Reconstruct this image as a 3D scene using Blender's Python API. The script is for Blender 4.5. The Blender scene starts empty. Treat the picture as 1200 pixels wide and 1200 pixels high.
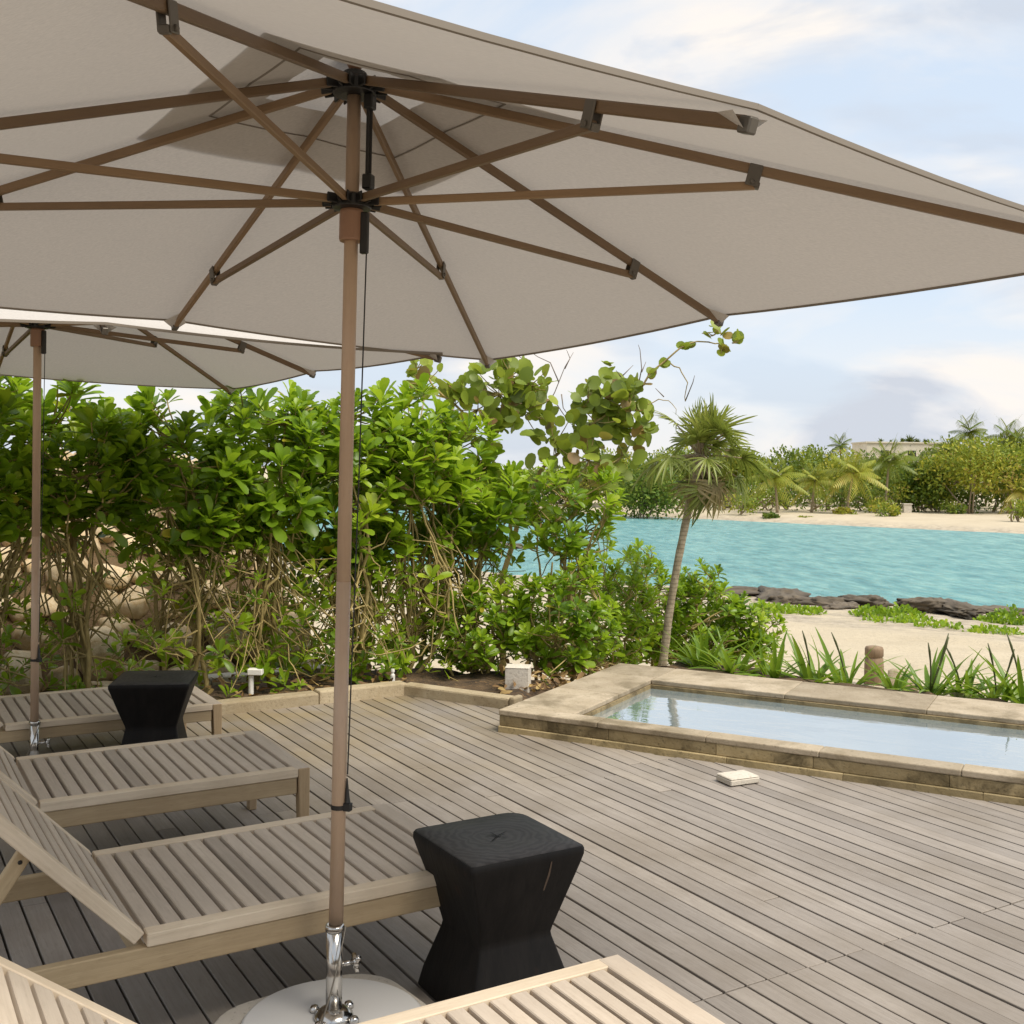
import bpy, bmesh, math, random
import numpy as np
from mathutils import Vector, Matrix
R = math.radians
SC = bpy.context.scene
COL = SC.collection
rng = np.random.default_rng(7)
random.seed(7)

# ------------------------------------------------------------------ camera, world, sun, exposure
CAM_H, F_PX, HOR, ROLL = 1.5, 1290.0, 550.0, 0.012
cd = bpy.data.cameras.new('camera'); cam = bpy.data.objects.new('camera', cd); COL.objects.link(cam)
cd.sensor_width = 36; cd.sensor_fit = 'HORIZONTAL'; cd.lens = 36 * F_PX / 1200
cd.shift_y = -50 / 1200.0
cam.matrix_world = Matrix.Translation((0, 0, CAM_H)) @ Matrix.Rotation(R(90), 4, 'X') @ Matrix.Rotation(ROLL, 4, 'Z')
cd.clip_start = 0.05; cd.clip_end = 3000
SC.camera = cam
SUN_EL, SUN_AZ = R(58), R(126)          # azimuth measured clockwise from +Y (the viewing direction)
sl = bpy.data.lights.new('sun', 'SUN'); so = bpy.data.objects.new('sun', sl); COL.objects.link(so)
sl.energy = 2.5; sl.angle = R(28); sl.color = (1.0, 0.92, 0.80)
sd = Vector((math.sin(SUN_AZ) * math.cos(SUN_EL), math.cos(SUN_AZ) * math.cos(SUN_EL), math.sin(SUN_EL)))
so.rotation_euler = sd.to_track_quat('Z', 'Y').to_euler(); so.location = (6, -6, 8)
SC.view_settings.view_transform = 'Standard'; SC.view_settings.look = 'None'
SC.view_settings.exposure = 0.78; SC.view_settings.gamma = 1.0; SC.view_settings.use_curve_mapping = False
SC.cycles.max_bounces = 10; SC.cycles.diffuse_bounces = 5; SC.cycles.transmission_bounces = 6
SC.cycles.caustics_reflective = False; SC.cycles.caustics_refractive = False
SC.cycles.use_denoising = True

def build_world():
    w = bpy.data.worlds.new('World'); SC.world = w; w.use_nodes = True
    nt = w.node_tree; N = nt.nodes; Lk = nt.links; N.clear()
    def nd(t, **k):
        n = N.new(t)
        for a, b in k.items(): setattr(n, a, b)
        return n
    out = nd('ShaderNodeOutputWorld')
    sky = nd('ShaderNodeTexSky', sky_type='NISHITA', sun_disc=False, sun_elevation=SUN_EL, sun_rotation=SUN_AZ, air_density=1.0, dust_density=1.6, ozone_density=1.2)
    b0 = nd('ShaderNodeBackground'); b0.inputs['Strength'].default_value = 0.13
    Lk.new(sky.outputs[0], b0.inputs[0])
    tc = nd('ShaderNodeTexCoord')
    mp = nd('ShaderNodeMapping'); mp.inputs['Scale'].default_value = (1.0, 1.0, 2.6); mp.inputs['Location'].default_value = (2.35, 0.4, 0.15)
    Lk.new(tc.outputs['Generated'], mp.inputs[0])
    n1 = nd('ShaderNodeTexNoise'); n1.inputs['Scale'].default_value = 3.0; n1.inputs['Detail'].default_value = 8; n1.inputs['Roughness'].default_value = 0.52; n1.inputs['Distortion'].default_value = 0.35
    Lk.new(mp.outputs[0], n1.inputs['Vector'])
    m1 = nd('ShaderNodeValToRGB'); m1.color_ramp.elements[0].position = 0.40; m1.color_ramp.elements[1].position = 0.60
    Lk.new(n1.outputs['Fac'], m1.inputs[0])
    # more cloud close to the horizon, a clearer band above
    sp = nd('ShaderNodeSeparateXYZ'); Lk.new(tc.outputs['Generated'], sp.inputs[0])
    hz = nd('ShaderNodeMapRange'); hz.inputs['From Min'].default_value = 0.0; hz.inputs['From Max'].default_value = 0.16; hz.inputs['To Min'].default_value = 0.75; hz.inputs['To Max'].default_value = 0.0
    Lk.new(sp.outputs['Z'], hz.inputs['Value'])
    mx = nd('ShaderNodeMath', operation='MAXIMUM'); Lk.new(m1.outputs[0], mx.inputs[0]); Lk.new(hz.outputs[0], mx.inputs[1])
    # cloud tone: bright warm tops, blue-grey bellies
    mp2 = nd('ShaderNodeMapping'); mp2.inputs['Scale'].default_value = (1.0, 1.0, 3.0); mp2.inputs['Location'].default_value = (0.9, 3.1, 0.5)
    Lk.new(tc.outputs['Generated'], mp2.inputs[0])
    n2 = nd('ShaderNodeTexNoise'); n2.inputs['Scale'].default_value = 5.6; n2.inputs['Detail'].default_value = 7; n2.inputs['Roughness'].default_value = 0.5; n2.inputs['Distortion'].default_value = 0.4
    Lk.new(mp2.outputs[0], n2.inputs['Vector'])
    rc = nd('ShaderNodeValToRGB'); e = rc.color_ramp.elements
    e[0].position = 0.40; e[0].color = (0.63, 0.67, 0.745, 1); e[1].position = 0.57; e[1].color = (0.97, 0.915, 0.86, 1)
    k = e.new(0.48); k.color = (0.78, 0.79, 0.82, 1)
    Lk.new(n2.outputs['Fac'], rc.inputs[0])
    b1 = nd('ShaderNodeBackground'); b1.inputs['Strength'].default_value = 0.61; Lk.new(rc.outputs[0], b1.inputs[0])
    # pale veil over the blue
    b2 = nd('ShaderNodeBackground'); b2.inputs[0].default_value = (0.70, 0.80, 0.92, 1); b2.inputs['Strength'].default_value = 0.61
    mv = nd('ShaderNodeMixShader'); mv.inputs[0].default_value = 0.86; Lk.new(b0.outputs[0], mv.inputs[1]); Lk.new(b2.outputs[0], mv.inputs[2])
    ms = nd('ShaderNodeMixShader'); Lk.new(mx.outputs[0], ms.inputs[0]); Lk.new(mv.outputs[0], ms.inputs[1]); Lk.new(b1.outputs[0], ms.inputs[2])
    Lk.new(ms.outputs[0], out.inputs[0])
build_world()

def at(px, py, Y):
    """world point seen in the photograph at pixel (px, py) standing Y metres ahead"""
    c, s = math.cos(-ROLL), math.sin(-ROLL)
    a = c * (px - 600) - s * (py - HOR); b = s * (px - 600) + c * (py - HOR)
    return Vector((a * Y / F_PX, Y, CAM_H - b * Y / F_PX))
def atz(px, py, z):
    c, s = math.cos(-ROLL), math.sin(-ROLL)
    a = c * (px - 600) - s * (py - HOR); b = s * (px - 600) + c * (py - HOR)
    Y = F_PX * (CAM_H - z) / b
    return Vector((a * Y / F_PX, Y, z))
TH = 0.5426
U2 = np.array([math.cos(TH), math.sin(TH)]); V2 = np.array([-U2[1], U2[0]])
def uv(u, v, z=0.0): return Vector((U2[0] * u + V2[0] * v, U2[1] * u + V2[1] * v, z))
def to_uv(x, y): return (x * U2[0] + y * U2[1], x * V2[0] + y * V2[1])

# ------------------------------------------------------------------ materials
def mat(name, rough=0.6, base=(0.5, 0.5, 0.5), metal=0.0):
    m = bpy.data.materials.new(name); m.use_nodes = True
    b = m.node_tree.nodes['Principled BSDF']
    b.inputs['Base Color'].default_value = (*base, 1); b.inputs['Roughness'].default_value = rough; b.inputs['Metallic'].default_value = metal
    return m, m.node_tree, b
def node(nt, t, **k):
    n = nt.nodes.new(t)
    for a, b in k.items(): setattr(n, a, b)
    return n
def ramp(nt, fac, stops):
    r = node(nt, 'ShaderNodeValToRGB'); e = r.color_ramp.elements
    e[0].position = stops[0][0]; e[0].color = (*stops[0][1], 1); e[1].position = stops[-1][0]; e[1].color = (*stops[-1][1], 1)
    for p, c in stops[1:-1]: e.new(p).color = (*c, 1)
    nt.links.new(fac, r.inputs[0]); return r.outputs[0]
def noise(nt, vec, scale, detail=5, rough=0.55, dist=0.0):
    n = node(nt, 'ShaderNodeTexNoise'); n.inputs['Scale'].default_value = scale; n.inputs['Detail'].default_value = detail
    n.inputs['Roughness'].default_value = rough; n.inputs['Distortion'].default_value = dist
    if vec is not None: nt.links.new(vec, n.inputs['Vector'])
    return n.outputs['Fac']
def coords(nt, scale=(1, 1, 1), rot=(0, 0, 0), kind='Object', jitter=False):
    tc = node(nt, 'ShaderNodeTexCoord'); mp = node(nt, 'ShaderNodeMapping')
    mp.inputs['Scale'].default_value = scale; mp.inputs['Rotation'].default_value = rot
    if any(rot):
        mr = node(nt, 'ShaderNodeMapping'); mr.inputs['Rotation'].default_value = rot; mp.inputs['Rotation'].default_value = (0, 0, 0)
        nt.links.new(tc.outputs[kind], mr.inputs[0]); nt.links.new(mr.outputs[0], mp.inputs[0])
    else: nt.links.new(tc.outputs[kind], mp.inputs[0])
    if jitter:                                                 # each plank shows another piece of grain
        at_ = node(nt, 'ShaderNodeAttribute', attribute_name='tone'); cb = node(nt, 'ShaderNodeCombineXYZ')
        for i, kf in enumerate((37.0, 53.0, 71.0)):
            mm = node(nt, 'ShaderNodeMath', operation='MULTIPLY'); mm.inputs[1].default_value = kf
            nt.links.new(at_.outputs['Fac'], mm.inputs[0]); nt.links.new(mm.outputs[0], cb.inputs[i])
        ad = node(nt, 'ShaderNodeVectorMath', operation='ADD'); nt.links.new(mp.outputs[0], ad.inputs[0]); nt.links.new(cb.outputs[0], ad.inputs[1])
        return ad.outputs[0]
    return mp.outputs[0]
def mixc(nt, fac, a, b, mode='MIX'):
    m = node(nt, 'ShaderNodeMix', data_type='RGBA', blend_type=mode)
    for s, v in ((m.inputs[0], fac), (m.inputs[6], a), (m.inputs[7], b)):
        if hasattr(v, 'links'): nt.links.new(v, s)
        elif isinstance(v, (int, float)): s.default_value = v
        else: s.default_value = (*v, 1)
    return m.outputs[2]
def bump(nt, b, h, strength=0.3, dist=0.01):
    n = node(nt, 'ShaderNodeBump'); n.inputs['Strength'].default_value = strength; n.inputs['Distance'].default_value = dist
    nt.links.new(h, n.inputs['Height']); nt.links.new(n.outputs[0], b.inputs['Normal'])
def attr(nt, name='tone'): return node(nt, 'ShaderNodeAttribute', attribute_name=name).outputs['Fac']

def wood(name, axis, light, dark, stain=(0.16, 0.11, 0.06), rot=0.0, stain_amt=0.45, rough=0.72, stain_scale=2.2, moss=False):
    m, nt, b = mat(name, rough)
    sc = [74, 74, 74]; sc[axis] = 3.2
    v = coords(nt, tuple(sc), (0, 0, rot), jitter=True)
    g = noise(nt, v, 1.0, 6, 0.65, 0.6)
    col = ramp(nt, g, [(0.18, tuple(a * .3 + c * .7 for a, c in zip(light, dark))), (0.50, tuple(a * .66 + c * .34 for a, c in zip(light, dark))), (0.84, light)])
    sp = noise(nt, coords(nt, tuple(120 if i != axis else 22 for i in range(3)), (0, 0, rot)), 1.0, 3, 0.7)
    col = mixc(nt, ramp(nt, sp, [(0.30, (0.35,) * 3), (0.46, (0, 0, 0))]), col, dark)
    bl = noise(nt, coords(nt, tuple(9 if i != axis else 4 for i in range(3)), (0, 0, rot)), 1.0, 4, 0.65)
    col = mixc(nt, ramp(nt, bl, [(0.36, (0.42,) * 3), (0.56, (0, 0, 0))]), col, tuple(a * .45 + c * .55 for a, c in zip(light, dark)))
    if moss:
        mm = noise(nt, coords(nt), 1.7, 5, 0.65); sx = node(nt, 'ShaderNodeSeparateXYZ'); nt.links.new(coords(nt, (1, 1, 1), (0, 0, rot)), sx.inputs[0])
        mr_ = node(nt, 'ShaderNodeMapRange'); mr_.inputs['From Min'].default_value = 4.0; mr_.inputs['From Max'].default_value = 6.3; nt.links.new(sx.outputs['Y'], mr_.inputs['Value'])
        ml = node(nt, 'ShaderNodeMath', operation='MULTIPLY'); nt.links.new(mr_.outputs[0], ml.inputs[0]); nt.links.new(ramp(nt, mm, [(0.35, (0, 0, 0)), (0.65, (0.75,) * 3)]), ml.inputs[1])
        col = mixc(nt, ml.outputs[0], col, (0.26, 0.195, 0.085))
    t = attr(nt)
    tr = ramp(nt, t, [(0.0, (0.60, 0.58, 0.56)), (0.5, (0.95, 0.93, 0.90)), (1.0, (1.22, 1.18, 1.10))])
    col = mixc(nt, 1.0, col, tr, 'MULTIPLY')
    v2 = coords(nt, (1, 1, 1)); s = noise(nt, v2, stain_scale, 5, 0.6)
    sf = ramp(nt, s, [(0.45, (0, 0, 0)), (0.72, (stain_amt,) * 3)])
    col = mixc(nt, sf, col, stain)
    nt.links.new(col, b.inputs['Base Color'])
    bump(nt, b, g, 0.35, 0.004)
    return m
M = {}
M['deck'] = wood('weathered_deck_wood', 1, (0.375, 0.342, 0.310), (0.180, 0.156, 0.137), (0.175, 0.142, 0.104), rot=-TH, stain_amt=0.7, stain_scale=1.3, moss=True)
M['slat'] = wood('grey_teak_slat', 1, (0.68, 0.60, 0.51), (0.41, 0.345, 0.275), (0.30, 0.23, 0.155), stain_amt=0.25)
M['rail'] = wood('silvered_teak_rail', 0, (0.70, 0.61, 0.495), (0.43, 0.355, 0.26), (0.30, 0.21, 0.11), stain_amt=0.35)
M['beam'] = wood('tan_teak_beam', 0, (0.58, 0.455, 0.285), (0.33, 0.245, 0.135), (0.22, 0.14, 0.07), stain_amt=0.4)
M['leg'] = wood('tan_teak_leg', 2, (0.46, 0.35, 0.22), (0.26, 0.18, 0.10), stain_amt=0.3)
M['rib'] = wood('brown_parasol_wood', 0, (0.30, 0.195, 0.105), (0.17, 0.105, 0.055), (0.11, 0.065, 0.035), stain_amt=0.3, rough=0.5)
M['pole'] = wood('pinkish_brown_pole', 2, (0.54, 0.395, 0.275), (0.40, 0.27, 0.18), (0.30, 0.19, 0.12), stain_amt=0.4, rough=0.42)
M['sleeve'] = mat('brown_plastic_sleeve', 0.45, (0.27, 0.145, 0.085))[0]
M['dark_metal'] = mat('dark_bracket_metal', 0.4, (0.035, 0.033, 0.03), 0.6)[0]
M['bracket'] = mat('grey_bracket_metal', 0.42, (0.12, 0.105, 0.085), 0.3)[0]
M['chrome'] = mat('polished_steel', 0.17, (0.55, 0.53, 0.50), 1.0)[0]
M['rope'] = mat('black_cord', 0.8, (0.02, 0.018, 0.016))[0]
M['wire'] = mat('steel_cable', 0.4, (0.18, 0.16, 0.13), 0.7)[0]
M['gap_shade'] = mat('painted_gap_shade', 0.9, (0.012, 0.010, 0.008))[0]  # near-black sheet below the boards, shade of the gaps put into its colour

def mk_fabric():
    m, nt, b = mat('taupe_canvas', 0.85)
    v = coords(nt, (1, 1, 1)); w = noise(nt, coords(nt, (340, 12, 340)), 1.0, 3)
    w2 = noise(nt, v, 1.5, 3)
    c = ramp(nt, w, [(0.3, (0.50, 0.468, 0.43)), (0.7, (0.645, 0.605, 0.56))])
    c = mixc(nt, ramp(nt, w2, [(0.4, (0, 0, 0)), (0.7, (0.3, 0.3, 0.3))]), c, (0.485, 0.45, 0.405))
    nt.links.new(c, b.inputs['Base Color'])
    tr = node(nt, 'ShaderNodeBsdfTranslucent'); tr.inputs[0].default_value = (0.50, 0.465, 0.425, 1)
    mx = node(nt, 'ShaderNodeMixShader'); mx.inputs[0].default_value = 0.22
    nt.links.new(b.outputs[0], mx.inputs[1]); nt.links.new(tr.outputs[0], mx.inputs[2])
    nt.links.new(mx.outputs[0], nt.nodes['Material Output'].inputs[0])
    bump(nt, b, w, 0.15, 0.001)
    return m
M['fabric'] = mk_fabric()
M['hem'] = mat('canvas_hem', 0.9, (0.22, 0.19, 0.155))[0]

def mk_leaf(name, stops, trans, tf=0.4, rough=0.38, spec=0.5):
    m, nt, b = mat(name, rough)
    b.inputs['Specular IOR Level'].default_value = spec
    c = ramp(nt, attr(nt), stops)
    nt.links.new(c, b.inputs['Base Color'])
    tr = node(nt, 'ShaderNodeBsdfTranslucent')
    tc = mixc(nt, 0.6, c, trans)
    nt.links.new(tc, tr.inputs[0])
    mx = node(nt, 'ShaderNodeMixShader'); mx.inputs[0].default_value = tf
    nt.links.new(b.outputs[0], mx.inputs[1]); nt.links.new(tr.outputs[0], mx.inputs[2])
    nt.links.new(mx.outputs[0], nt.nodes['Material Output'].inputs[0])
    return m
M['leaf'] = mk_leaf('sea_lettuce_leaf', [(0.0, (0.05, 0.115, 0.009)), (0.5, (0.20, 0.33, 0.016)), (0.86, (0.38, 0.50, 0.03)), (0.93, (0.40, 0.46, 0.035)), (1.0, (0.42, 0.30, 0.03))], (0.42, 0.60, 0.03), 0.45)
M['grape'] = mk_leaf('sea_grape_leaf', [(0.0, (0.075, 0.11, 0.022)), (0.55, (0.23, 0.31, 0.035)), (0.88, (0.36, 0.42, 0.05)), (0.93, (0.30, 0.20, 0.06)), (1.0, (0.22, 0.10, 0.05))], (0.42, 0.50, 0.05), 0.38, 0.5)
M['strap'] = mk_leaf('strap_leaf', [(0.0, (0.06, 0.15, 0.012)), (0.6, (0.16, 0.28, 0.022)), (1.0, (0.30, 0.38, 0.05))], (0.36, 0.50, 0.04), 0.4, 0.4)
M['palm'] = mk_leaf('fan_palm_leaf', [(0.0, (0.46, 0.36, 0.19)), (0.22, (0.30, 0.26, 0.11)), (0.26, (0.075, 0.115, 0.02)), (0.7, (0.20, 0.245, 0.04)), (1.0, (0.34, 0.36, 0.07))], (0.30, 0.38, 0.06), 0.3, 0.42)
M['coco'] = mk_leaf('coconut_frond', [(0.0, (0.05, 0.10, 0.014)), (0.5, (0.15, 0.21, 0.025)), (0.8, (0.30, 0.34, 0.04)), (1.0, (0.46, 0.38, 0.07))], (0.5, 0.5, 0.06), 0.35, 0.45)
M['far_leaf'] = mk_leaf('far_tree_leaf', [(0.0, (0.028, 0.055, 0.008)), (0.35, (0.10, 0.18, 0.016)), (0.65, (0.26, 0.31, 0.022)), (0.85, (0.47, 0.42, 0.035)), (1.0, (0.34, 0.23, 0.07))], (0.38, 0.42, 0.05), 0.3, 0.6)
def mk_bark(name, a, c, sc=(14, 14, 4), band=0):
    m, nt, b = mat(name, 0.85)
    n = noise(nt, coords(nt, sc), 1.0, 5, 0.65)
    col = ramp(nt, n, [(0.3, a), (0.7, c)])
    if band:
        wv = node(nt, 'ShaderNodeTexWave', bands_direction='Z'); wv.inputs['Scale'].default_value = band; wv.inputs['Distortion'].default_value = 3; wv.inputs['Detail'].default_value = 3
        nt.links.new(coords(nt), wv.inputs[0])
        col = mixc(nt, ramp(nt, wv.outputs['Fac'], [(0.0, (0.45,) * 3), (0.35, (0, 0, 0))]), col, tuple(x * 0.4 for x in a))
    nt.links.new(col, b.inputs['Base Color']); bump(nt, b, n, 0.6, 0.01)
    return m
M['stem'] = mk_bark('shrub_bark', (0.20, 0.15, 0.05), (0.48, 0.37, 0.15), (22, 22, 9))
M['twig'] = mk_bark('dry_twig', (0.13, 0.10, 0.085), (0.25, 0.20, 0.16))
M['trunk'] = mk_bark('palm_bark', (0.24, 0.185, 0.115), (0.48, 0.40, 0.28), (26, 26, 16), 9)
M['far_trunk'] = mk_bark('far_bark', (0.20, 0.15, 0.09), (0.38, 0.30, 0.19))
M['bollard'] = mk_bark('weathered_post_wood', (0.15, 0.10, 0.06), (0.33, 0.23, 0.14), (20, 20, 3))

def mk_stone(name, a, c, dark, scale=6, pits=40, amt=0.6, dscale=3.0):
    m, nt, b = mat(name, 0.88)
    v = coords(nt)
    n = noise(nt, v, scale, 7, 0.62); p = noise(nt, v, pits, 4, 0.7); d = noise(nt, v, dscale, 6, 0.65, 0.5)
    col = ramp(nt, n, [(0.3, a), (0.7, c)])
    t = attr(nt); col = mixc(nt, 1.0, col, ramp(nt, t, [(0.0, (0.72, 0.70, 0.66)), (1.0, (1.15, 1.13, 1.10))]), 'MULTIPLY')
    col = mixc(nt, ramp(nt, d, [(0.48, (0, 0, 0)), (0.66, (amt,) * 3)]), col, dark)
    col = mixc(nt, ramp(nt, p, [(0.30, (0.55,) * 3), (0.44, (0, 0, 0))]), col, tuple(x * 0.5 for x in dark))
    nt.links.new(col, b.inputs['Base Color'])
    mxh = node(nt, 'ShaderNodeMath', operation='ADD'); nt.links.new(p, mxh.inputs[0]); nt.links.new(n, mxh.inputs[1])
    bump(nt, b, mxh.outputs[0], 0.5, 0.008)
    return m
M['coping'] = mk_stone('coral_stone_coping', (0.33, 0.27, 0.185), (0.47, 0.40, 0.30), (0.185, 0.145, 0.085), 5, 55, 0.85)
M['course'] = mk_stone('mossy_stone_course', (0.30, 0.23, 0.115), (0.40, 0.32, 0.18), (0.075, 0.054, 0.022), 7, 50, 0.9, 5.0)
M['plinth'] = mk_stone('yellowed_stone_foot', (0.34, 0.265, 0.13), (0.43, 0.345, 0.195), (0.12, 0.09, 0.04), 7, 50, 0.7, 4.0)
M['kerb'] = mk_stone('pale_kerb_stone', (0.38, 0.31, 0.20), (0.48, 0.41, 0.29), (0.24, 0.17, 0.08), 4, 60, 0.5)
M['boulder'] = mk_stone('limestone_boulder', (0.50, 0.39, 0.24), (0.68, 0.57, 0.40), (0.40, 0.235, 0.07), 2.4, 18, 0.6, 1.8)
M['shore_rock'] = mk_stone('dark_shore_rock', (0.07, 0.056, 0.040), (0.19, 0.155, 0.11), (0.018, 0.014, 0.010), 2.2, 9, 0.8, 1.3)
M['block'] = mk_stone('pale_concrete_block', (0.52, 0.48, 0.41), (0.62, 0.58, 0.51), (0.36, 0.31, 0.23), 8, 60, 0.3)
M['base_plate'] = mk_stone('cream_painted_base', (0.60, 0.555, 0.49), (0.68, 0.64, 0.58), (0.42, 0.36, 0.28), 5, 60, 0.35)
M['white_disc'] = mat('off_white_enamel', 0.35, (0.70, 0.69, 0.67))[0]
M['render_wall'] = mk_stone('pale_rendered_wall', (0.66, 0.60, 0.48), (0.74, 0.69, 0.58), (0.5, 0.44, 0.34), 0.6, 3, 0.3, 0.4)
M['white_post'] = mat('white_paint', 0.6, (0.72, 0.70, 0.64))[0]

def mk_black():
    m, nt, b = mat('charred_black_wood', 0.6); b.inputs['Specular IOR Level'].default_value = 0.22
    v = coords(nt, (26, 26, 1.6)); g = noise(nt, v, 1.0, 5, 0.65, 0.4)
    col = ramp(nt, g, [(0.3, (0.0035, 0.003, 0.0028)), (0.75, (0.013, 0.0108, 0.0095))])
    red = noise(nt, coords(nt, (1, 1, 1)), 9, 4, 0.6)
    col = mixc(nt, ramp(nt, red, [(0.66, (0, 0, 0)), (0.78, (0.5,) * 3)]), col, (0.055, 0.022, 0.012))
    nt.links.new(col, b.inputs['Base Color']); bump(nt, b, g, 0.5, 0.004)
    return m
M['black'] = mk_black()
def mk_black_top():
    m, nt, b = mat('black_end_grain', 0.55); b.inputs['Specular IOR Level'].default_value = 0.3
    tc = coords(nt)
    wv = node(nt, 'ShaderNodeTexWave', wave_type='RINGS', rings_direction='Z'); wv.inputs['Scale'].default_value = 13; wv.inputs['Distortion'].default_value = 9; wv.inputs['Detail'].default_value = 4; wv.inputs['Detail Scale'].default_value = 1.6
    nt.links.new(tc, wv.inputs[0])
    col = ramp(nt, wv.outputs['Fac'], [(0.1, (0.026, 0.024, 0.0235)), (0.9, (0.048, 0.044, 0.0425))])
    n = noise(nt, tc, 8, 5); col = mixc(nt, ramp(nt, n, [(0.45, (0, 0, 0)), (0.7, (0.4,) * 3)]), col, (0.07, 0.066, 0.064))
    nt.links.new(col, b.inputs['Base Color']); bump(nt, b, wv.outputs['Fac'], 0.10, 0.002)
    return m
M['black_top'] = mk_black_top()
M['crack'] = mat('deep_crack', 0.9, (0.003, 0.003, 0.003))[0]
M['pale_crack'] = mat('pale_filled_crack', 0.8, (0.09, 0.06, 0.04))[0]

def mk_sand():
    m, nt, b = mat('beach_sand', 0.95)
    v = coords(nt)
    n = noise(nt, v, 0.35, 6, 0.6); f = noise(nt, v, 30, 4, 0.7)
    col = ramp(nt, n, [(0.3, (0.47, 0.395, 0.275)), (0.7, (0.57, 0.49, 0.355))])
    col = mixc(nt, ramp(nt, f, [(0.35, (0.25,) * 3), (0.5, (0, 0, 0))]), col, (0.36, 0.28, 0.18))
    ck = attr(nt, 'tone')                                      # 1 = rocky crust near the water
    k = noise(nt, v, 1.1, 6, 0.65)
    mm = node(nt, 'ShaderNodeMath', operation='MULTIPLY'); nt.links.new(ck, mm.inputs[0]); nt.links.new(ramp(nt, k, [(0.36, (0, 0, 0)), (0.52, (1, 1, 1))]), mm.inputs[1])
    rk = ramp(nt, noise(nt, v, 2.6, 6, 0.7), [(0.3, (0.22, 0.18, 0.13)), (0.65, (0.52, 0.45, 0.34))])
    col = mixc(nt, mm.outputs[0], col, rk)
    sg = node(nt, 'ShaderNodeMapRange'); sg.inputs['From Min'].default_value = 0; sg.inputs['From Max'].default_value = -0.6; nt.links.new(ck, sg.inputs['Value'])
    col = mixc(nt, sg.outputs[0], col, (0.13, 0.085, 0.042))  # dark soil on the boulder bank, its colour also painting shade between the boulders
    nt.links.new(col, b.inputs['Base Color'])
    ad = node(nt, 'ShaderNodeMath', operation='ADD'); nt.links.new(n, ad.inputs[0]); nt.links.new(noise(nt, v, 6, 5, 0.7), ad.inputs[1])
    bump(nt, b, ad.outputs[0], 0.8, 0.09)
    return m
M['sand'] = mk_sand()
def mk_soil():
    m, nt, b = mat('bed_soil', 0.95)
    v = coords(nt); n = noise(nt, v, 7, 6, 0.7); k = noise(nt, v, 26, 4, 0.7)
    col = ramp(nt, n, [(0.35, (0.045, 0.028, 0.015)), (0.6, (0.12, 0.075, 0.038)), (0.75, (0.24, 0.16, 0.085))])
    col = mixc(nt, ramp(nt, k, [(0.58, (0, 0, 0)), (0.64, (0.8,) * 3)]), col, (0.26, 0.15, 0.06))
    nt.links.new(col, b.inputs['Base Color']); bump(nt, b, k, 0.9, 0.03)
    return m
M['soil'] = mk_soil()

def mk_water(name, stops, nscale, bscale, bstr, bdist, fac_lo, fac_hi, rough=0.06, stretch=(1, 1, 1), tint=(1, 1, 1), cx=0.35, cy=1.0):
    m = bpy.data.materials.new(name); m.use_nodes = True; nt = m.node_tree; nt.nodes.remove(nt.nodes['Principled BSDF'])
    v = coords(nt); vs = coords(nt, stretch)
    c = ramp(nt, noise(nt, coords(nt, (nscale * cx, nscale * cy, 1)), 1.0, 6, 0.62), stops)
    d = node(nt, 'ShaderNodeBsdfDiffuse'); nt.links.new(c, d.inputs[0])
    g = node(nt, 'ShaderNodeBsdfGlossy'); g.inputs['Roughness'].default_value = rough; g.inputs[0].default_value = (*tint, 1)
    bn = node(nt, 'ShaderNodeBump'); bn.inputs['Strength'].default_value = bstr; bn.inputs['Distance'].default_value = bdist
    nt.links.new(noise(nt, vs, bscale, 5, 0.6, 0.4), bn.inputs['Height'])
    nt.links.new(bn.outputs[0], g.inputs['Normal'])
    lw = node(nt, 'ShaderNodeFresnel'); lw.inputs[0].default_value = 1.33; nt.links.new(bn.outputs[0], lw.inputs['Normal'])
    mr = node(nt, 'ShaderNodeMapRange'); mr.inputs['To Min'].default_value = fac_lo; mr.inputs['To Max'].default_value = fac_hi
    nt.links.new(lw.outputs[0], mr.inputs['Value'])
    mx = node(nt, 'ShaderNodeMixShader'); nt.links.new(mr.outputs[0], mx.inputs[0]); nt.links.new(d.outputs[0], mx.inputs[1]); nt.links.new(g.outputs[0], mx.inputs[2])
    nt.links.new(mx.outputs[0], nt.nodes['Material Output'].inputs[0])
    return m
M['lagoon'] = mk_water('lagoon_water', [(0.3, (0.07, 0.215, 0.24)), (0.5, (0.135, 0.315, 0.325)), (0.7, (0.22, 0.415, 0.395))], 1.0, 1.0, 1.0, 0.6, 0.08, 0.66, 0.10, (3.2, 1.0, 1), cx=1.6, cy=0.55)
M['pool_water'] = mk_water('pool_water', [(0.3, (0.19, 0.26, 0.285)), (0.7, (0.27, 0.34, 0.355))], 0.8, 2.2, 0.10, 0.03, 0.52, 1.0, 0.02, (0.6, 1.4, 1))

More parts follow.
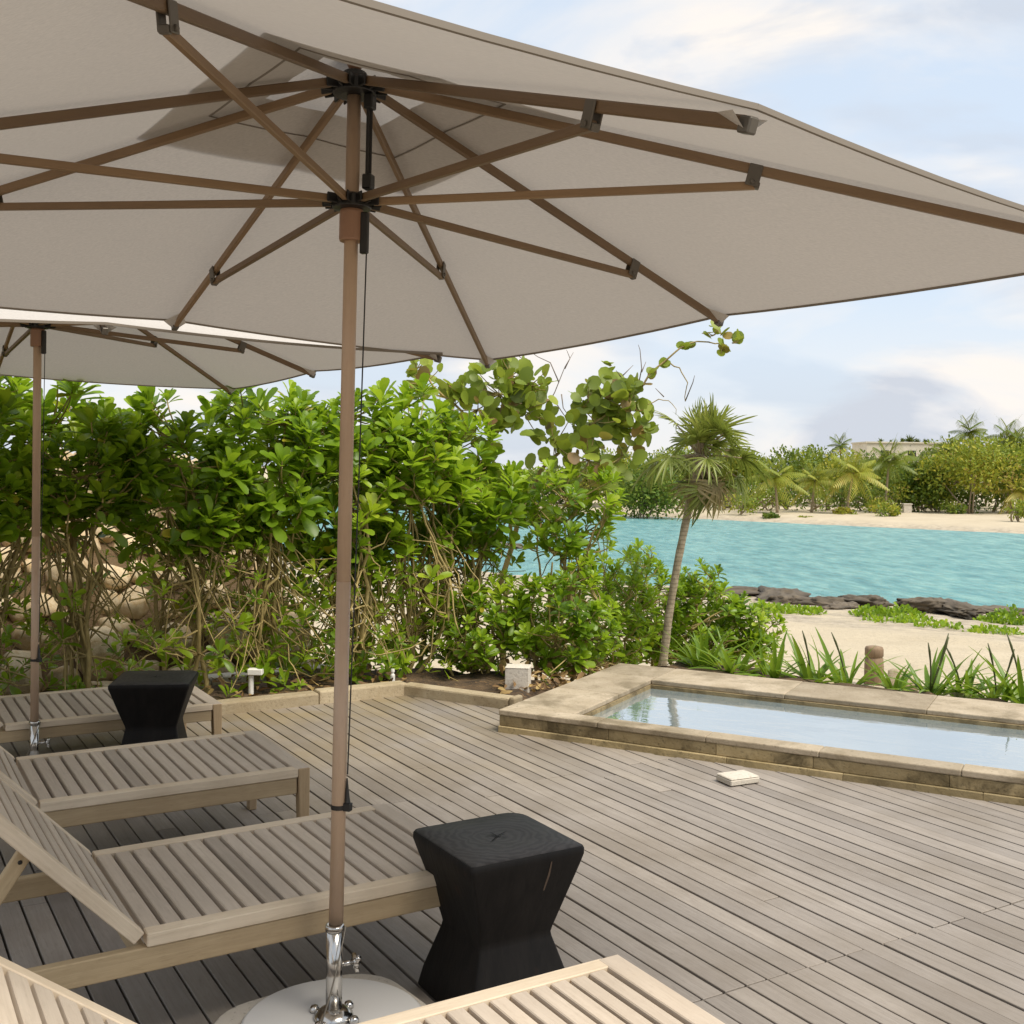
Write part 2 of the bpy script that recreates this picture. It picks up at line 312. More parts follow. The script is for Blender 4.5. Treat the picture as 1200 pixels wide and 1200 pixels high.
# ------------------------------------------------------------------ mesh helpers
class MB:
    def __init__(s): s.v = []; s.f = []; s.t = []; s.m = []
    def add(s, vs, fs, tone=0.5, mi=0):
        o = len(s.v); s.v += [tuple(p) for p in vs]; s.t += [tone] * len(vs)
        s.f += [tuple(i + o for i in f) for f in fs]; s.m += [mi] * len(fs); return s
    def box(s, lo, hi, tone=0.5, mtx=None, mi=0):
        x0, y0, z0 = lo; x1, y1, z1 = hi
        vs = [Vector(p) for p in ((x0, y0, z0), (x1, y0, z0), (x1, y1, z0), (x0, y1, z0), (x0, y0, z1), (x1, y0, z1), (x1, y1, z1), (x0, y1, z1))]
        if mtx is not None: vs = [mtx @ p for p in vs]
        return s.add(vs, [(0, 3, 2, 1), (4, 5, 6, 7), (0, 1, 5, 4), (1, 2, 6, 5), (2, 3, 7, 6), (3, 0, 4, 7)], tone, mi)
    def tube(s, pts, rad, n=8, tone=0.5, cap=True, mi=0):
        pts = [Vector(p) for p in pts]; k = len(pts)
        rad = list(rad) if hasattr(rad, '__len__') else [rad] * k
        vs = []; fs = []; up = None
        for i, p in enumerate(pts):
            d = (pts[min(i + 1, k - 1)] - pts[max(i - 1, 0)])
            if d.length < 1e-9: d = Vector((0, 0, 1))
            d.normalize()
            if up is None: up = d.orthogonal().normalized()
            else:
                up = up - d * up.dot(d)
                up = up.normalized() if up.length > 1e-6 else d.orthogonal().normalized()
            w = d.cross(up)
            for j in range(n):
                a = 2 * math.pi * j / n
                vs.append(p + (up * math.cos(a) + w * math.sin(a)) * rad[i])
        for i in range(k - 1):
            for j in range(n):
                fs.append((i * n + j, i * n + (j + 1) % n, (i + 1) * n + (j + 1) % n, (i + 1) * n + j))
        if cap: fs += [tuple(range(n - 1, -1, -1)), tuple((k - 1) * n + j for j in range(n))]
        return s.add(vs, fs, tone, mi)
    def beam(s, a, b, w, h, up=(0, 0, 1), tone=0.5, mi=0):
        a = Vector(a); b = Vector(b); d = (b - a).normalized(); side = d.cross(Vector(up)).normalized(); u = side.cross(d)
        vs = [p + side * sx * w / 2 + u * sz * h / 2 for p in (a, b) for sx, sz in ((-1, -1), (1, -1), (1, 1), (-1, 1))]
        return s.add(vs, [(0, 1, 2, 3), (7, 6, 5, 4), (0, 4, 5, 1), (1, 5, 6, 2), (2, 6, 7, 3), (3, 7, 4, 0)], tone, mi)
    def lathe(s, prof, n=24, c=(0, 0, 0), tone=0.5, mi=0):
        vs = []; fs = []; k = len(prof)
        for r, z in prof:
            for j in range(n):
                a = 2 * math.pi * j / n; vs.append((c[0] + r * math.cos(a), c[1] + r * math.sin(a), c[2] + z))
        for i in range(k - 1):
            for j in range(n): fs.append((i * n + j, i * n + (j + 1) % n, (i + 1) * n + (j + 1) % n, (i + 1) * n + j))
        fs += [tuple(range(n - 1, -1, -1)), tuple((k - 1) * n + j for j in range(n))]
        return s.add(vs, fs, tone, mi)
    def prism(s, poly, z0, z1, tone=0.5, mi=0):
        n = len(poly); vs = [(p[0], p[1], z0) for p in poly] + [(p[0], p[1], z1) for p in poly]
        fs = [tuple(range(n - 1, -1, -1)), tuple(range(n, 2 * n))] + [(i, (i + 1) % n, n + (i + 1) % n, n + i) for i in range(n)]
        return s.add(vs, fs, tone, mi)
    def build(s, name, mats, parent=None, smooth=False, bevel=0.0, segs=1, loc=None):
        me = bpy.data.meshes.new(name); me.from_pydata(s.v, [], s.f)
        a = me.attributes.new('tone', 'FLOAT', 'POINT'); a.data.foreach_set('value', np.array(s.t, dtype=np.float32))
        mats = mats if isinstance(mats, (list, tuple)) else [mats]
        for m in mats: me.materials.append(m)
        me.polygons.foreach_set('material_index', s.m)
        if smooth: me.polygons.foreach_set('use_smooth', [True] * len(me.polygons))
        me.update()
        o = bpy.data.objects.new(name, me); COL.objects.link(o)
        if loc is not None: o.location = loc
        if parent: o.parent = parent
        if bevel:
            b = o.modifiers.new('bevel', 'BEVEL'); b.width = bevel; b.segments = segs; b.limit_method = 'ANGLE'; b.angle_limit = R(35)
        return o
def np_mesh(name, V, Q, T, m, parent=None, smooth=True, mi=None):
    """mesh from arrays: V (n,3), Q (m,4) quads, T tone per vertex"""
    V = np.asarray(V, np.float32); Q = np.asarray(Q, np.int32)
    me = bpy.data.meshes.new(name); me.vertices.add(len(V)); me.vertices.foreach_set('co', V.ravel())
    me.loops.add(Q.size); me.loops.foreach_set('vertex_index', Q.ravel())
    me.polygons.add(len(Q)); me.polygons.foreach_set('loop_start', np.arange(0, Q.size, 4, dtype=np.int32))
    try: me.polygons.foreach_set('loop_total', np.full(len(Q), 4, np.int32))
    except Exception: pass
    a = me.attributes.new('tone', 'FLOAT', 'POINT'); a.data.foreach_set('value', np.asarray(T, np.float32))
    me.materials.append(m)
    me.update(calc_edges=True); me.validate()
    me.polygons.foreach_set('use_smooth', [smooth] * len(me.polygons))
    o = bpy.data.objects.new(name, me); COL.objects.link(o)
    if parent: o.parent = parent
    return o
def thing(name, label, cat, loc=(0, 0, 0), rz=0.0, group=None):
    o = bpy.data.objects.new(name, None); COL.objects.link(o); o.empty_display_size = 0.1
    o.location = loc; o.rotation_euler = (0, 0, rz); o['label'] = label; o['category'] = cat
    if group: o['group'] = group
    return o
def tag(o, label, cat, group=None):
    o['label'] = label; o['category'] = cat
    if group: o['group'] = group
    return o
def struct(o): o['kind'] = 'structure'; return o
def dup(src, label, loc=None, rot=None, scale=None):
    r = src.copy(); COL.objects.link(r); r['label'] = label
    if loc is not None: r.location = loc
    if rot is not None: r.rotation_euler = rot
    if scale is not None: r.scale = scale
    def rec(a, b):
        for ch in list(a.children):
            c = ch.copy(); COL.objects.link(c); c.parent = b; c.matrix_parent_inverse = ch.matrix_parent_inverse.copy(); rec(ch, c)
    rec(src, r)
    return r

# leaves -------------------------------------------------------------
SPAT = ([0, 0.30, 0.64, 0.88, 1.0], [0.16, 0.55, 1.0, 0.95, 0.46])
ROUND = ([0, 0.14, 0.45, 0.8, 1.0], [0.35, 0.80, 1.05, 0.80, 0.30])
STRAP = ([0, 0.2, 0.45, 0.7, 0.88, 1.0], [0.75, 1.0, 0.95, 0.7, 0.4, 0.06])
LEAF3 = ([0, 0.5, 1.0], [0.35, 1.0, 0.2])
def norm(a): return a / np.maximum(np.linalg.norm(a, axis=1, keepdims=True), 1e-9)
def leaves(P, D, U, L, W, tone, shape=SPAT, bend=-0.25, fold=0.18):
    P = np.asarray(P, float); n = len(P)
    D = norm(np.asarray(D, float)); U = np.asarray(U, float); U = norm(U - D * np.sum(D * U, 1, keepdims=True)); S = np.cross(D, U)
    L = np.broadcast_to(np.asarray(L, float), (n,))[:, None]; W = np.broadcast_to(np.asarray(W, float), (n,))[:, None]
    bend = np.broadcast_to(np.asarray(bend, float), (n,))[:, None]
    ts, ws = shape; k = len(ts); rows = []
    for t, w in zip(ts, ws):
        c = P + D * L * (t - 0.12 * t * t * np.abs(bend)) + U * bend * L * t * t
        rows += [c - S * W * w / 2 + U * W * w * fold, c, c + S * W * w / 2 + U * W * w * fold]
    V = np.stack(rows, 1).reshape(-1, 3)
    q = []
    for i in range(k - 1):
        a = i * 3; q += [(a, a + 1, a + 4, a + 3), (a + 1, a + 2, a + 5, a + 4)]
    q = np.array(q); Q = (q[None] + (np.arange(n) * 3 * k)[:, None, None]).reshape(-1, 4)
    T = np.repeat(np.broadcast_to(np.asarray(tone, float), (n,)), 3 * k)
    return V, Q, T
class LB:
    def __init__(s): s.V = []; s.Q = []; s.T = []; s.n = 0
    def add(s, vqt):
        V, Q, T = vqt; s.V.append(V); s.Q.append(Q + s.n); s.T.append(T); s.n += len(V)
    def build(s, name, m, parent=None): return np_mesh(name, np.concatenate(s.V), np.concatenate(s.Q), np.concatenate(s.T), m, parent)
def rosettes(lb, tips, axes, size, nl=13, tone_c=0.5, rg=rng, wide=0.42):
    """spiral rosettes of spatulate leaves at shoot tips"""
    tips = np.asarray(tips, float); axes = norm(np.asarray(axes, float)); n = len(tips)
    size = np.broadcast_to(np.asarray(size, float), (n,))
    ref = norm(np.cross(axes, rg.normal(size=(n, 3)))); r2 = np.cross(axes, ref)
    bt = np.clip(rg.normal(tone_c, 0.19, n), 0, 0.86)
    for i in range(nl):
        f = (i + 0.5) / nl
        az = i * 2.39996 + rg.normal(0, 0.25, n); el = R(14) + f * R(68) + rg.normal(0, 0.16, n)
        D = axes * np.cos(el)[:, None] + (ref * np.cos(az)[:, None] + r2 * np.sin(az)[:, None]) * np.sin(el)[:, None]
        L = size * (0.62 + 0.42 * f) * rg.uniform(0.8, 1.15, n)
        P = tips - axes * (size * 0.5 * f)[:, None] + D * (size * 0.05)[:, None]
        tn = np.clip(bt + 0.16 * (0.5 - f) + rg.normal(0, 0.07, n), 0.02, 0.90)
        old = rg.random(n) < 0.02; tn = np.where(old & (f > 0.6), 0.98, tn)
        lb.add(leaves(P, D, axes + rg.normal(0, 0.12, (n, 3)), L, L * wide * rg.uniform(0.85, 1.1, n), tn, SPAT, rg.normal(-0.16, 0.12, n)))
def curve(a, b, mid_off, n=6, wob=0.0, rg=rng):
    a = np.asarray(a, float); b = np.asarray(b, float); m = (a + b) / 2 + np.asarray(mid_off, float)
    t = np.linspace(0, 1, n)[:, None]
    p = (1 - t) ** 2 * a + 2 * t * (1 - t) * m + t * t * b
    if wob: p[1:-1] += rg.normal(0, wob, (n - 2, 3))
    return p

# ------------------------------------------------------------------ setting: ground, water, deck
WATER_Z = -2.6
def sstep(x, a, b):
    t = np.clip((x - a) / (b - a), 0, 1); return t * t * (3 - 2 * t)
def ground_z(X, Y):
    k = sstep(Y, 11, 26)
    ye = Y + 0.75 * np.clip(X - 6.9, -16, 16) * k
    z = np.interp(ye, [-60, 6.8, 8.4, 12, 16, 20, 25, 30, 34.5, 38.5, 42, 55], [-.45, -.45, -.30, -.75, -1.2, -1.6, -1.85, -2.1, -2.36, -2.62, -3.2, -3.6])
    yf = Y + 0.9 * np.clip(X - 18.8, -70, 70)
    zf = np.interp(yf, [78, 88, 93, 95.5, 102, 120, 500, 2500], [-3.6, -3.0, -2.6, -2.3, -2.12, -2.08, -2.0, 1.0])
    z = np.where(Y > 62, zf, z)
    u = X * U2[0] + Y * U2[1]; v = X * V2[0] + Y * V2[1]
    bank = sstep(v, 7.5, 9.6) * (1 - sstep(u, 2.6, 3.6)) * (1 - sstep(v, 12, 16)) * sstep(u, -12, -6)
    z = z + bank * (1.45 - z)
    return z
def build_ground():
    xs = np.concatenate([np.linspace(-900, -90, 12), np.linspace(-80, -14, 24), np.arange(-13, 16, 0.32), np.linspace(17, 80, 36), np.linspace(90, 900, 12)])
    ys = np.concatenate([np.linspace(-60, 3, 8), np.arange(3.6, 22, 0.32), np.arange(22.5, 50, 0.7), np.arange(51, 76, 2.5), np.arange(77, 130, 1.0), np.geomspace(133, 2400, 24)])
    X, Y = np.meshgrid(xs, ys); Z = ground_z(X, Y)
    Z = Z + np.where((Y > 8) & (Y < 130), 1, 0) * (0.05 * np.sin(X * 1.3 + 0.7 * Y) * np.sin(Y * 0.9 + 1) + 0.03 * np.sin(X * 3.1) * np.sin(Y * 2.7))
    k = sstep(Y, 11, 26); ye = Y + 0.75 * np.clip(X - 6.9, -16, 16) * k
    T = sstep(ye, 21.5, 26) * (Y < 62) + np.where(Y > 62, 1 - sstep(Y + 0.9 * np.clip(X - 18.8, -70, 70), 93.5, 97), 0)
    uu = X * U2[0] + Y * U2[1]; vv = X * V2[0] + Y * V2[1]
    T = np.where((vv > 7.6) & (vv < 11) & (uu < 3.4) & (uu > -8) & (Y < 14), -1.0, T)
    h, w = X.shape; idx = np.arange(h * w).reshape(h, w)
    Q = np.stack([idx[:-1, :-1], idx[:-1, 1:], idx[1:, 1:], idx[1:, :-1]], -1).reshape(-1, 4)
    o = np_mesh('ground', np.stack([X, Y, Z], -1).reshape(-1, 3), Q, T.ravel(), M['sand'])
    struct(o)
build_ground()
wb = MB(); wb.add([(-300, 22, WATER_Z), (300, 10, WATER_Z), (300, 300, WATER_Z), (-300, 420, WATER_Z)], [(0, 1, 2, 3)])
struct(wb.build('water', M['lagoon']))

# deck polygon edges (u, v): far kerb at v = 6.37 up to u = 3.0, then the slanting kerb and the pool front
PA = np.array([-0.061, 6.30]); PE1 = np.array([0.880, -0.475]); PE1 /= np.linalg.norm(PE1); PE2 = np.array([-PE1[1], PE1[0]])
PAu = to_uv(*PA); E1u = to_uv(*PE1); E2u = to_uv(*PE2); KV = 6.565
def deck_end(u):
    if u < 3.16: return KV + .03
    if u < PAu[0] + 0.02: return KV + .03 - 1.75 * (u - 3.16)
    return PAu[1] + E1u[1] / E1u[0] * (u - PAu[0]) + 0.14
def build_deck():
    mb = MB(); pitch = 0.083; gap = 0.0075; rg = random.Random(3)
    i0 = int(-7.5 / pitch); i1 = int(6.2 / pitch)
    mt = Matrix.Rotation(TH, 4, 'Z')
    for i in range(i0, i1):
        u = i * pitch + 0.02; ve = deck_end(u + pitch / 2)
        uc = u + pitch / 2
        if PAu[0] + 0.02 <= uc < 3.6:
            a, b = PAu[1] + (uc - PAu[0]) * E2u[1] / E2u[0] - 0.08, KV + .05 - 1.75 * (uc - 3.16)
            if b > a + .05: mb.box((u + gap / 2, a, -0.028), (u + pitch - gap / 2, b, 0), min(1, max(0, rg.gauss(0.45, 0.15))), mt)
        ph = 2.39
        joints = [ph - 2 * 2.1, ph - 2.1, ph, ph + 2.1, ph + 4.2]
        cuts = []
        for j in joints:
            r = rg.random()
            cuts.append(j + (0 if r < (0.9 if j == ph else 0.55) else rg.choice((-0.12, 0.12, -0.45, 0.45))))
        edges = [-3.8] + [c for c in cuts if c < ve - 0.15] + [ve]
        for a, b in zip(edges[:-1], edges[1:]):
            if b - a < 0.05: continue
            dz = rg.gauss(0, 0.0012); tl = rg.gauss(0, 0.0008)
            t = min(1, max(0, rg.gauss(0.5, 0.13)))
            mb.box((u + gap / 2 + rg.uniform(-.001, .001), a + 0.0025, -0.028 + dz), (u + pitch - gap / 2 + rg.uniform(-.001, .001), b - 0.0025, dz), t, mt)
    o = mb.build('deck', M['deck'], bevel=0.0016); struct(o)
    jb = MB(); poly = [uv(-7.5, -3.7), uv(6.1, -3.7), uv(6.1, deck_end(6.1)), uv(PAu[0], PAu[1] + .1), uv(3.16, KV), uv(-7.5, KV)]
    jb.prism(poly, -0.12, -0.06); jb.prism([uv(3.05, 5.3), uv(3.25, 5.3), uv(3.6, 5.5), uv(3.6, 5.85), uv(3.16, KV)], -0.12, -0.062); struct(jb.build('deck_gap_shade', M['gap_shade']))
build_deck()

def build_bed():
    """planting bed of dark soil behind the kerb and the pool"""
    inner = [uv(-7.5, 6.69), uv(3.2, 6.69), Vector((-0.03, 7.08, 0)), Vector((*(PA + PE2 * 0.5 + PE1 * 0.1), 0)), Vector((*(PA + PE2 * 1.68 + PE1 * 0.1), 0)), Vector((*(PA + PE2 * 1.70 + PE1 * 2.0), 0)), Vector((*(PA + PE2 * 1.70 + PE1 * 5.2), 0))]
    wid = [0.85, 0.95, 1.3, 1.6, 1.5, 0.9, 0.9]; rows = 7; mb = MB(); P = []
    # resample
    pts = []; ws = []
    for i in range(len(inner) - 1):
        n = max(2, int((inner[i + 1] - inner[i]).length / 0.14))
        for k in range(n): pts.append(inner[i].lerp(inner[i + 1], k / n)); ws.append(wid[i] + (wid[i + 1] - wid[i]) * k / n)
    pts.append(inner[-1]); ws.append(wid[-1]); n = len(pts)
    rg = np.random.default_rng(5)
    for i, p in enumerate(pts):
        # outward: roughly away from the camera, perpendicular to the bed
        d = uv(0, 1) if p.x < -0.6 else Vector((*PE2, 0)) if p.x > 0.2 else (uv(0, 1) + Vector((*PE2, 0))).normalized()
        for r in range(rows):
            f = r / (rows - 1); q = p + d * ws[i] * f
            z = 0.035 - 0.05 * f + rg.normal(0, 0.016) if r < rows - 1 else -0.85
            mb.v.append((q.x, q.y, z)); mb.t.append(0.5)
    for i in range(n - 1):
        for r in range(rows - 1):
            mb.f.append((i * rows + r, (i + 1) * rows + r, (i + 1) * rows + r + 1, i * rows + r + 1)); mb.m.append(0)
    struct(mb.build('planting_bed', M['soil'], smooth=True))
build_bed()
def litter():
    rg = np.random.default_rng(31); n = 900; u = rg.uniform(-2, 3.3, n); v = 6.72 + rg.random(n) ** 1.4 * .9
    m = rg.random(n) < .25; x = np.where(m, rg.uniform(-.05, .8, n), U2[0] * u + V2[0] * v); y = np.where(m, 7.15 + rg.uniform(0, .9, n) + .35 * x, U2[1] * u + V2[1] * v)
    d = rg.normal(0, 1, (n, 3)) * [1, 1, .25]; L = rg.uniform(.04, .09, n)
    M['litter'] = mk_leaf('dry_fallen_leaf', [(0.0, (0.10, 0.055, 0.022)), (0.6, (0.27, 0.16, 0.06)), (1.0, (0.42, 0.30, 0.11))], (0.3, 0.18, 0.06), 0.15, 0.7)
    V, Q, T = leaves(np.stack([x, y, .05 + rg.random(n) * .02], 1), d, rg.normal(0, .35, (n, 3)) + [0, 0, 1], L, L * .45, rg.random(n), SPAT, rg.normal(0, .3, n))
    o = np_mesh('leaf_litter', V, Q, T, M['litter']); o['kind'] = 'stuff'; tag(o, 'dry brown leaf litter on the soil under the hedge', 'leaf litter')
litter()

def build_kerb():
    for nm, a, b, lab in (('stone_kerb', uv(-7.5, 6.63), uv(3.185, 6.63), 'long low pale stone kerb edging the deck in front of the tall hedge'),
                          ('stone_kerb', uv(3.185, 6.63), Vector((0.06, 6.88, 0)), 'short low stone kerb running from the deck corner down to the pool')):
        L = (b - a).length; d = (b - a).normalized(); side = Vector((-d.y, d.x, 0)); mb = MB(); x = 0.0; rg = random.Random(int(L * 10))
        while x < L - 0.02:
            l = min(rg.uniform(0.75, 1.1), L - x); m4 = Matrix((( d.x, side.x, 0, a.x), (d.y, side.y, 0, a.y), (0, 0, 1, 0), (0, 0, 0, 1)))
            mb.box((x + 0.002, -0.05 + rg.uniform(-.004, .004), -0.05), (x + l - 0.002, 0.06, 0.075 + rg.uniform(-.006, .006)), rg.random(), m4); x += l
        tag(mb.build(nm, M['kerb'], bevel=0.012, segs=2), lab, 'kerb')
build_kerb()

# ------------------------------------------------------------------ pool
def build_pool():
    rz = math.atan2(PE1[1], PE1[0])
    t = thing('plunge_pool', 'long shallow stone rimmed plunge pool of pale blue water raised above the deck', 'pool', (PA[0], PA[1], 0), rz)
    LEN, WID = 5.6, 1.79; T0 = 0.125
    rg = random.Random(11)
    cp = MB()
    def strip(x0, y0, x1, y1, along_x, step):
        a, b = (x0, x1) if along_x else (y0, y1); p = a
        while p < b - 0.01:
            l = step * rg.uniform(0.9, 1.1)
            if b - (p + l) < step * 0.4: l = b - p
            lo = (p + .0006, y0, 0.094) if along_x else (x0, p + .0006, 0.094)
            hi = (p + l - .0006, y1, T0 + rg.uniform(-.001, .001)) if along_x else (x1, p + l - .0006, T0 + rg.uniform(-.001, .001))
            cp.box(lo, hi, rg.random()); p += l
    strip(0.0, 0.0, LEN, 0.13, True, 0.62)          # front rim
    strip(0.0, 0.133, 0.42, WID, False, 0.64)      # left rim
    strip(0.423, 1.31, LEN, WID, True, 0.8)        # back rim
    cp.build('coping', M['coping'], t, bevel=0.006, segs=2)
    co = MB(); x = 0.004
    while x < LEN:
        l = rg.uniform(0.48, 0.68); co.box((x, 0.004 + rg.uniform(-.002, .002), 0.034), (min(x + l, LEN) - 0.0008, 0.10, 0.0935), rg.random()); x += l
    y = 0.102
    co.box((0.006, 0.102, 0.0), (0.09, WID - 0.01, 0.0935), 0.6)
    co.build('stone_course', M['course'], t, bevel=0.004)
    ft = MB(); x = 0.004
    while x < LEN:
        l = rg.uniform(0.5, 0.9); ft.box((x, -0.010 + rg.uniform(-.003, .003), -0.03), (min(x + l, LEN) - 0.001, 0.095, 0.0335), rg.random()); x += l
    ft.build('foot_course', M['plinth'], t, bevel=0.003)
    ba = MB(); ba.box((0.30, 0.10, -0.10), (LEN - 0.05, 1.4, 0.03)); ba.box((0.41, 1.295, 0.03), (LEN, 1.40, 0.0935)); ba.box((0.30, 0.12, 0.03), (0.427, 1.294, 0.0935))
    ba.build('basin', M['course'], t)
    wt = MB(); wt.add([(0.38, 0.10, 0.070), (LEN, 0.10, 0.070), (LEN, 1.33, 0.070), (0.38, 1.33, 0.070)], [(0, 1, 2, 3)])
    wt.build('pool_water', M['pool_water'], t)
    # outer back wall of the raised rim
build_pool()

# ------------------------------------------------------------------ sun loungers
def build_lounger():
    W, L, ZT, LB_ = 0.684, 0.971, 0.34, 0.84
    root = thing('sun_lounger', 'weathered teak sun lounger nearest the hedge, its seat half hidden by a black stool', 'sun lounger', group='teak sun loungers on the deck')
    rg = random.Random(2); hw = W / 2
    st = MB()
    for sy in (-1, 1):
        y0, y1 = sorted((sy * hw, sy * (hw - 0.045)))
        st.box((0.004, y0, ZT - 0.034), (L - 0.048 if sy else L, y1, ZT), rg.random(), mi=1)
    n = 17; x = 0.006; p = (L - 0.062 - 0.006) / n
    for i in range(n):
        st.box((x + 0.001, -hw + 0.046, ZT - 0.048), (x + p - 0.0110, hw - 0.046, ZT - 0.002 + rg.gauss(0, .0006)), min(1, max(0, rg.gauss(.55, .12)))); x += p
    st.box((L - 0.060, -hw + 0.003, ZT - 0.030), (L, hw - 0.003, ZT + 0.0005), 0.6)
    st.build('seat', [M['slat'], M['rail']], root, bevel=0.0025)
    bk = MB()
    for sy in (-1, 1):
        y0, y1 = sorted((sy * hw, sy * (hw - 0.042))); bk.box((-LB_, y0, -0.034), (-0.004, y1, 0.0), rg.random(), mi=1)
    n = 15; x = -LB_ + 0.062; p = (LB_ - 0.066) / n
    for i in range(n):
        bk.box((x + 0.001, -hw + 0.043, -0.040), (x + p - 0.0110, hw - 0.043, -0.002), min(1, max(0, rg.gauss(.55, .12)))); x += p
    bk.box((-LB_, -hw + 0.043, -0.03), (-LB_ + 0.058, hw - 0.043, 0.0), 0.5)
    b = bk.build('backrest', [M['slat'], M['rail']], root, bevel=0.0025, loc=(0, 0, ZT)); b.rotation_euler = (0, R(46), 0)
    fr = MB()
    for sy in (-1, 1):
        y0, y1 = sorted((sy * (hw - 0.006), sy * (hw - 0.036))); fr.box((-LB_ - 0.06, y0, ZT - 0.098), (L - 0.05, y1, ZT - 0.036), 0.4 + 0.2 * rg.random())
    fr.box((-LB_ - 0.03, -hw + 0.036, ZT - 0.095), (-LB_, hw - 0.036, ZT - 0.04), 0.4)
    fr.box((L - 0.045, -hw + 0.05, ZT - 0.095), (L - 0.015, hw - 0.05, ZT - 0.034), 0.4)
    fr.box((-0.01, -hw + 0.036, ZT - 0.092), (0.03, hw - 0.036, ZT - 0.042), 0.35)
    fr.build('frame', M['beam'], root, bevel=0.003)
    for sx in (L - 0.047, -LB_ - 0.05):
        for sy in (-1, 1):
            lg = MB(); y0, y1 = sorted((sy * (hw + 0.0015), sy * (hw - 0.046)))
            ty0, ty1 = (y0 + 0.01, y1) if sy > 0 else (y0, y1 - 0.01)
            zt = ZT - 0.0015 if sx > 0 else ZT - 0.035; xi = sx + 0.012 if sx > 0 else sx
            vs = [(xi, ty0, 0), (sx + 0.046, ty0, 0), (sx + 0.046, ty1, 0), (xi, ty1, 0), (sx, y0, zt), (sx + 0.046, y0, zt), (sx + 0.046, y1, zt), (sx, y1, zt)]
            lg.add(vs, [(0, 3, 2, 1), (4, 5, 6, 7), (0, 1, 5, 4), (1, 2, 6, 5), (2, 3, 7, 6), (3, 0, 4, 7)], rg.random())
            lg.build('leg', M['leg'], root, bevel=0.003)
    for sy in (-1, 1):
        s = MB(); s.beam((0, 0, 0), (-0.36, 0, 0), 0.022, 0.036, tone=0.5)
        s.tube([(-0.02, -0.014, 0), (-0.02, 0.014, 0)], 0.006, 8, mi=1)
        y = sy * (hw - 0.055)
        o = s.build('back_support', [M['beam'], M['dark_metal']], root, bevel=0.002); o['side'] = sy
        pose_support(o, R(46), sy, hw, ZT)
    return root
def pose_support(o, ang, sy, hw=0.342, ZT=0.34):
    px, pz = -0.36 * math.cos(ang) - 0.03 * math.sin(ang), ZT + 0.36 * math.sin(ang) - 0.04 * math.cos(ang)
    o.location = (px, sy * (hw - 0.055), pz)
    bz = ZT - 0.06; a = math.asin(min(0.98, (pz - bz) / 0.35))
    o.rotation_euler = (0, -a, 0)                               # the strut leans back down onto the frame
LG = build_lounger()
def place(o, org, th, lab=None):
    vx, vy = -math.sin(th), math.cos(th)
    o.location = (org[0] + vx * 0.342, org[1] + vy * 0.342, 0); o.rotation_euler = (0, 0, th)
    if lab: o['label'] = lab
place(LG, (-2.340, 5.1045), TH); LG.scale = (1.045, 1.045, 0.847)
for org, th, ang, lab in (((-1.601, 3.759), TH - .0069, 45, 'weathered teak sun lounger directly in front of the far parasol pole'),
                          ((-0.8906, 2.7194), TH + .0108, 46, 'weathered teak sun lounger with raised back and visible prop, behind the near parasol pole'),
                          ((-0.2149, 1.5582), TH - .0027, 37, 'weathered teak sun lounger cut off by the bottom edge, in front of the near stool')):
    c = dup(LG, lab); place(c, org, th); c.scale = (1, 1, 1)
    for ch in c.children:
        if ch.name.startswith('backrest'): ch.rotation_euler = (0, R(ang), 0)
        if ch.name.startswith('back_support'): pose_support(ch, R(ang), ch['side'])

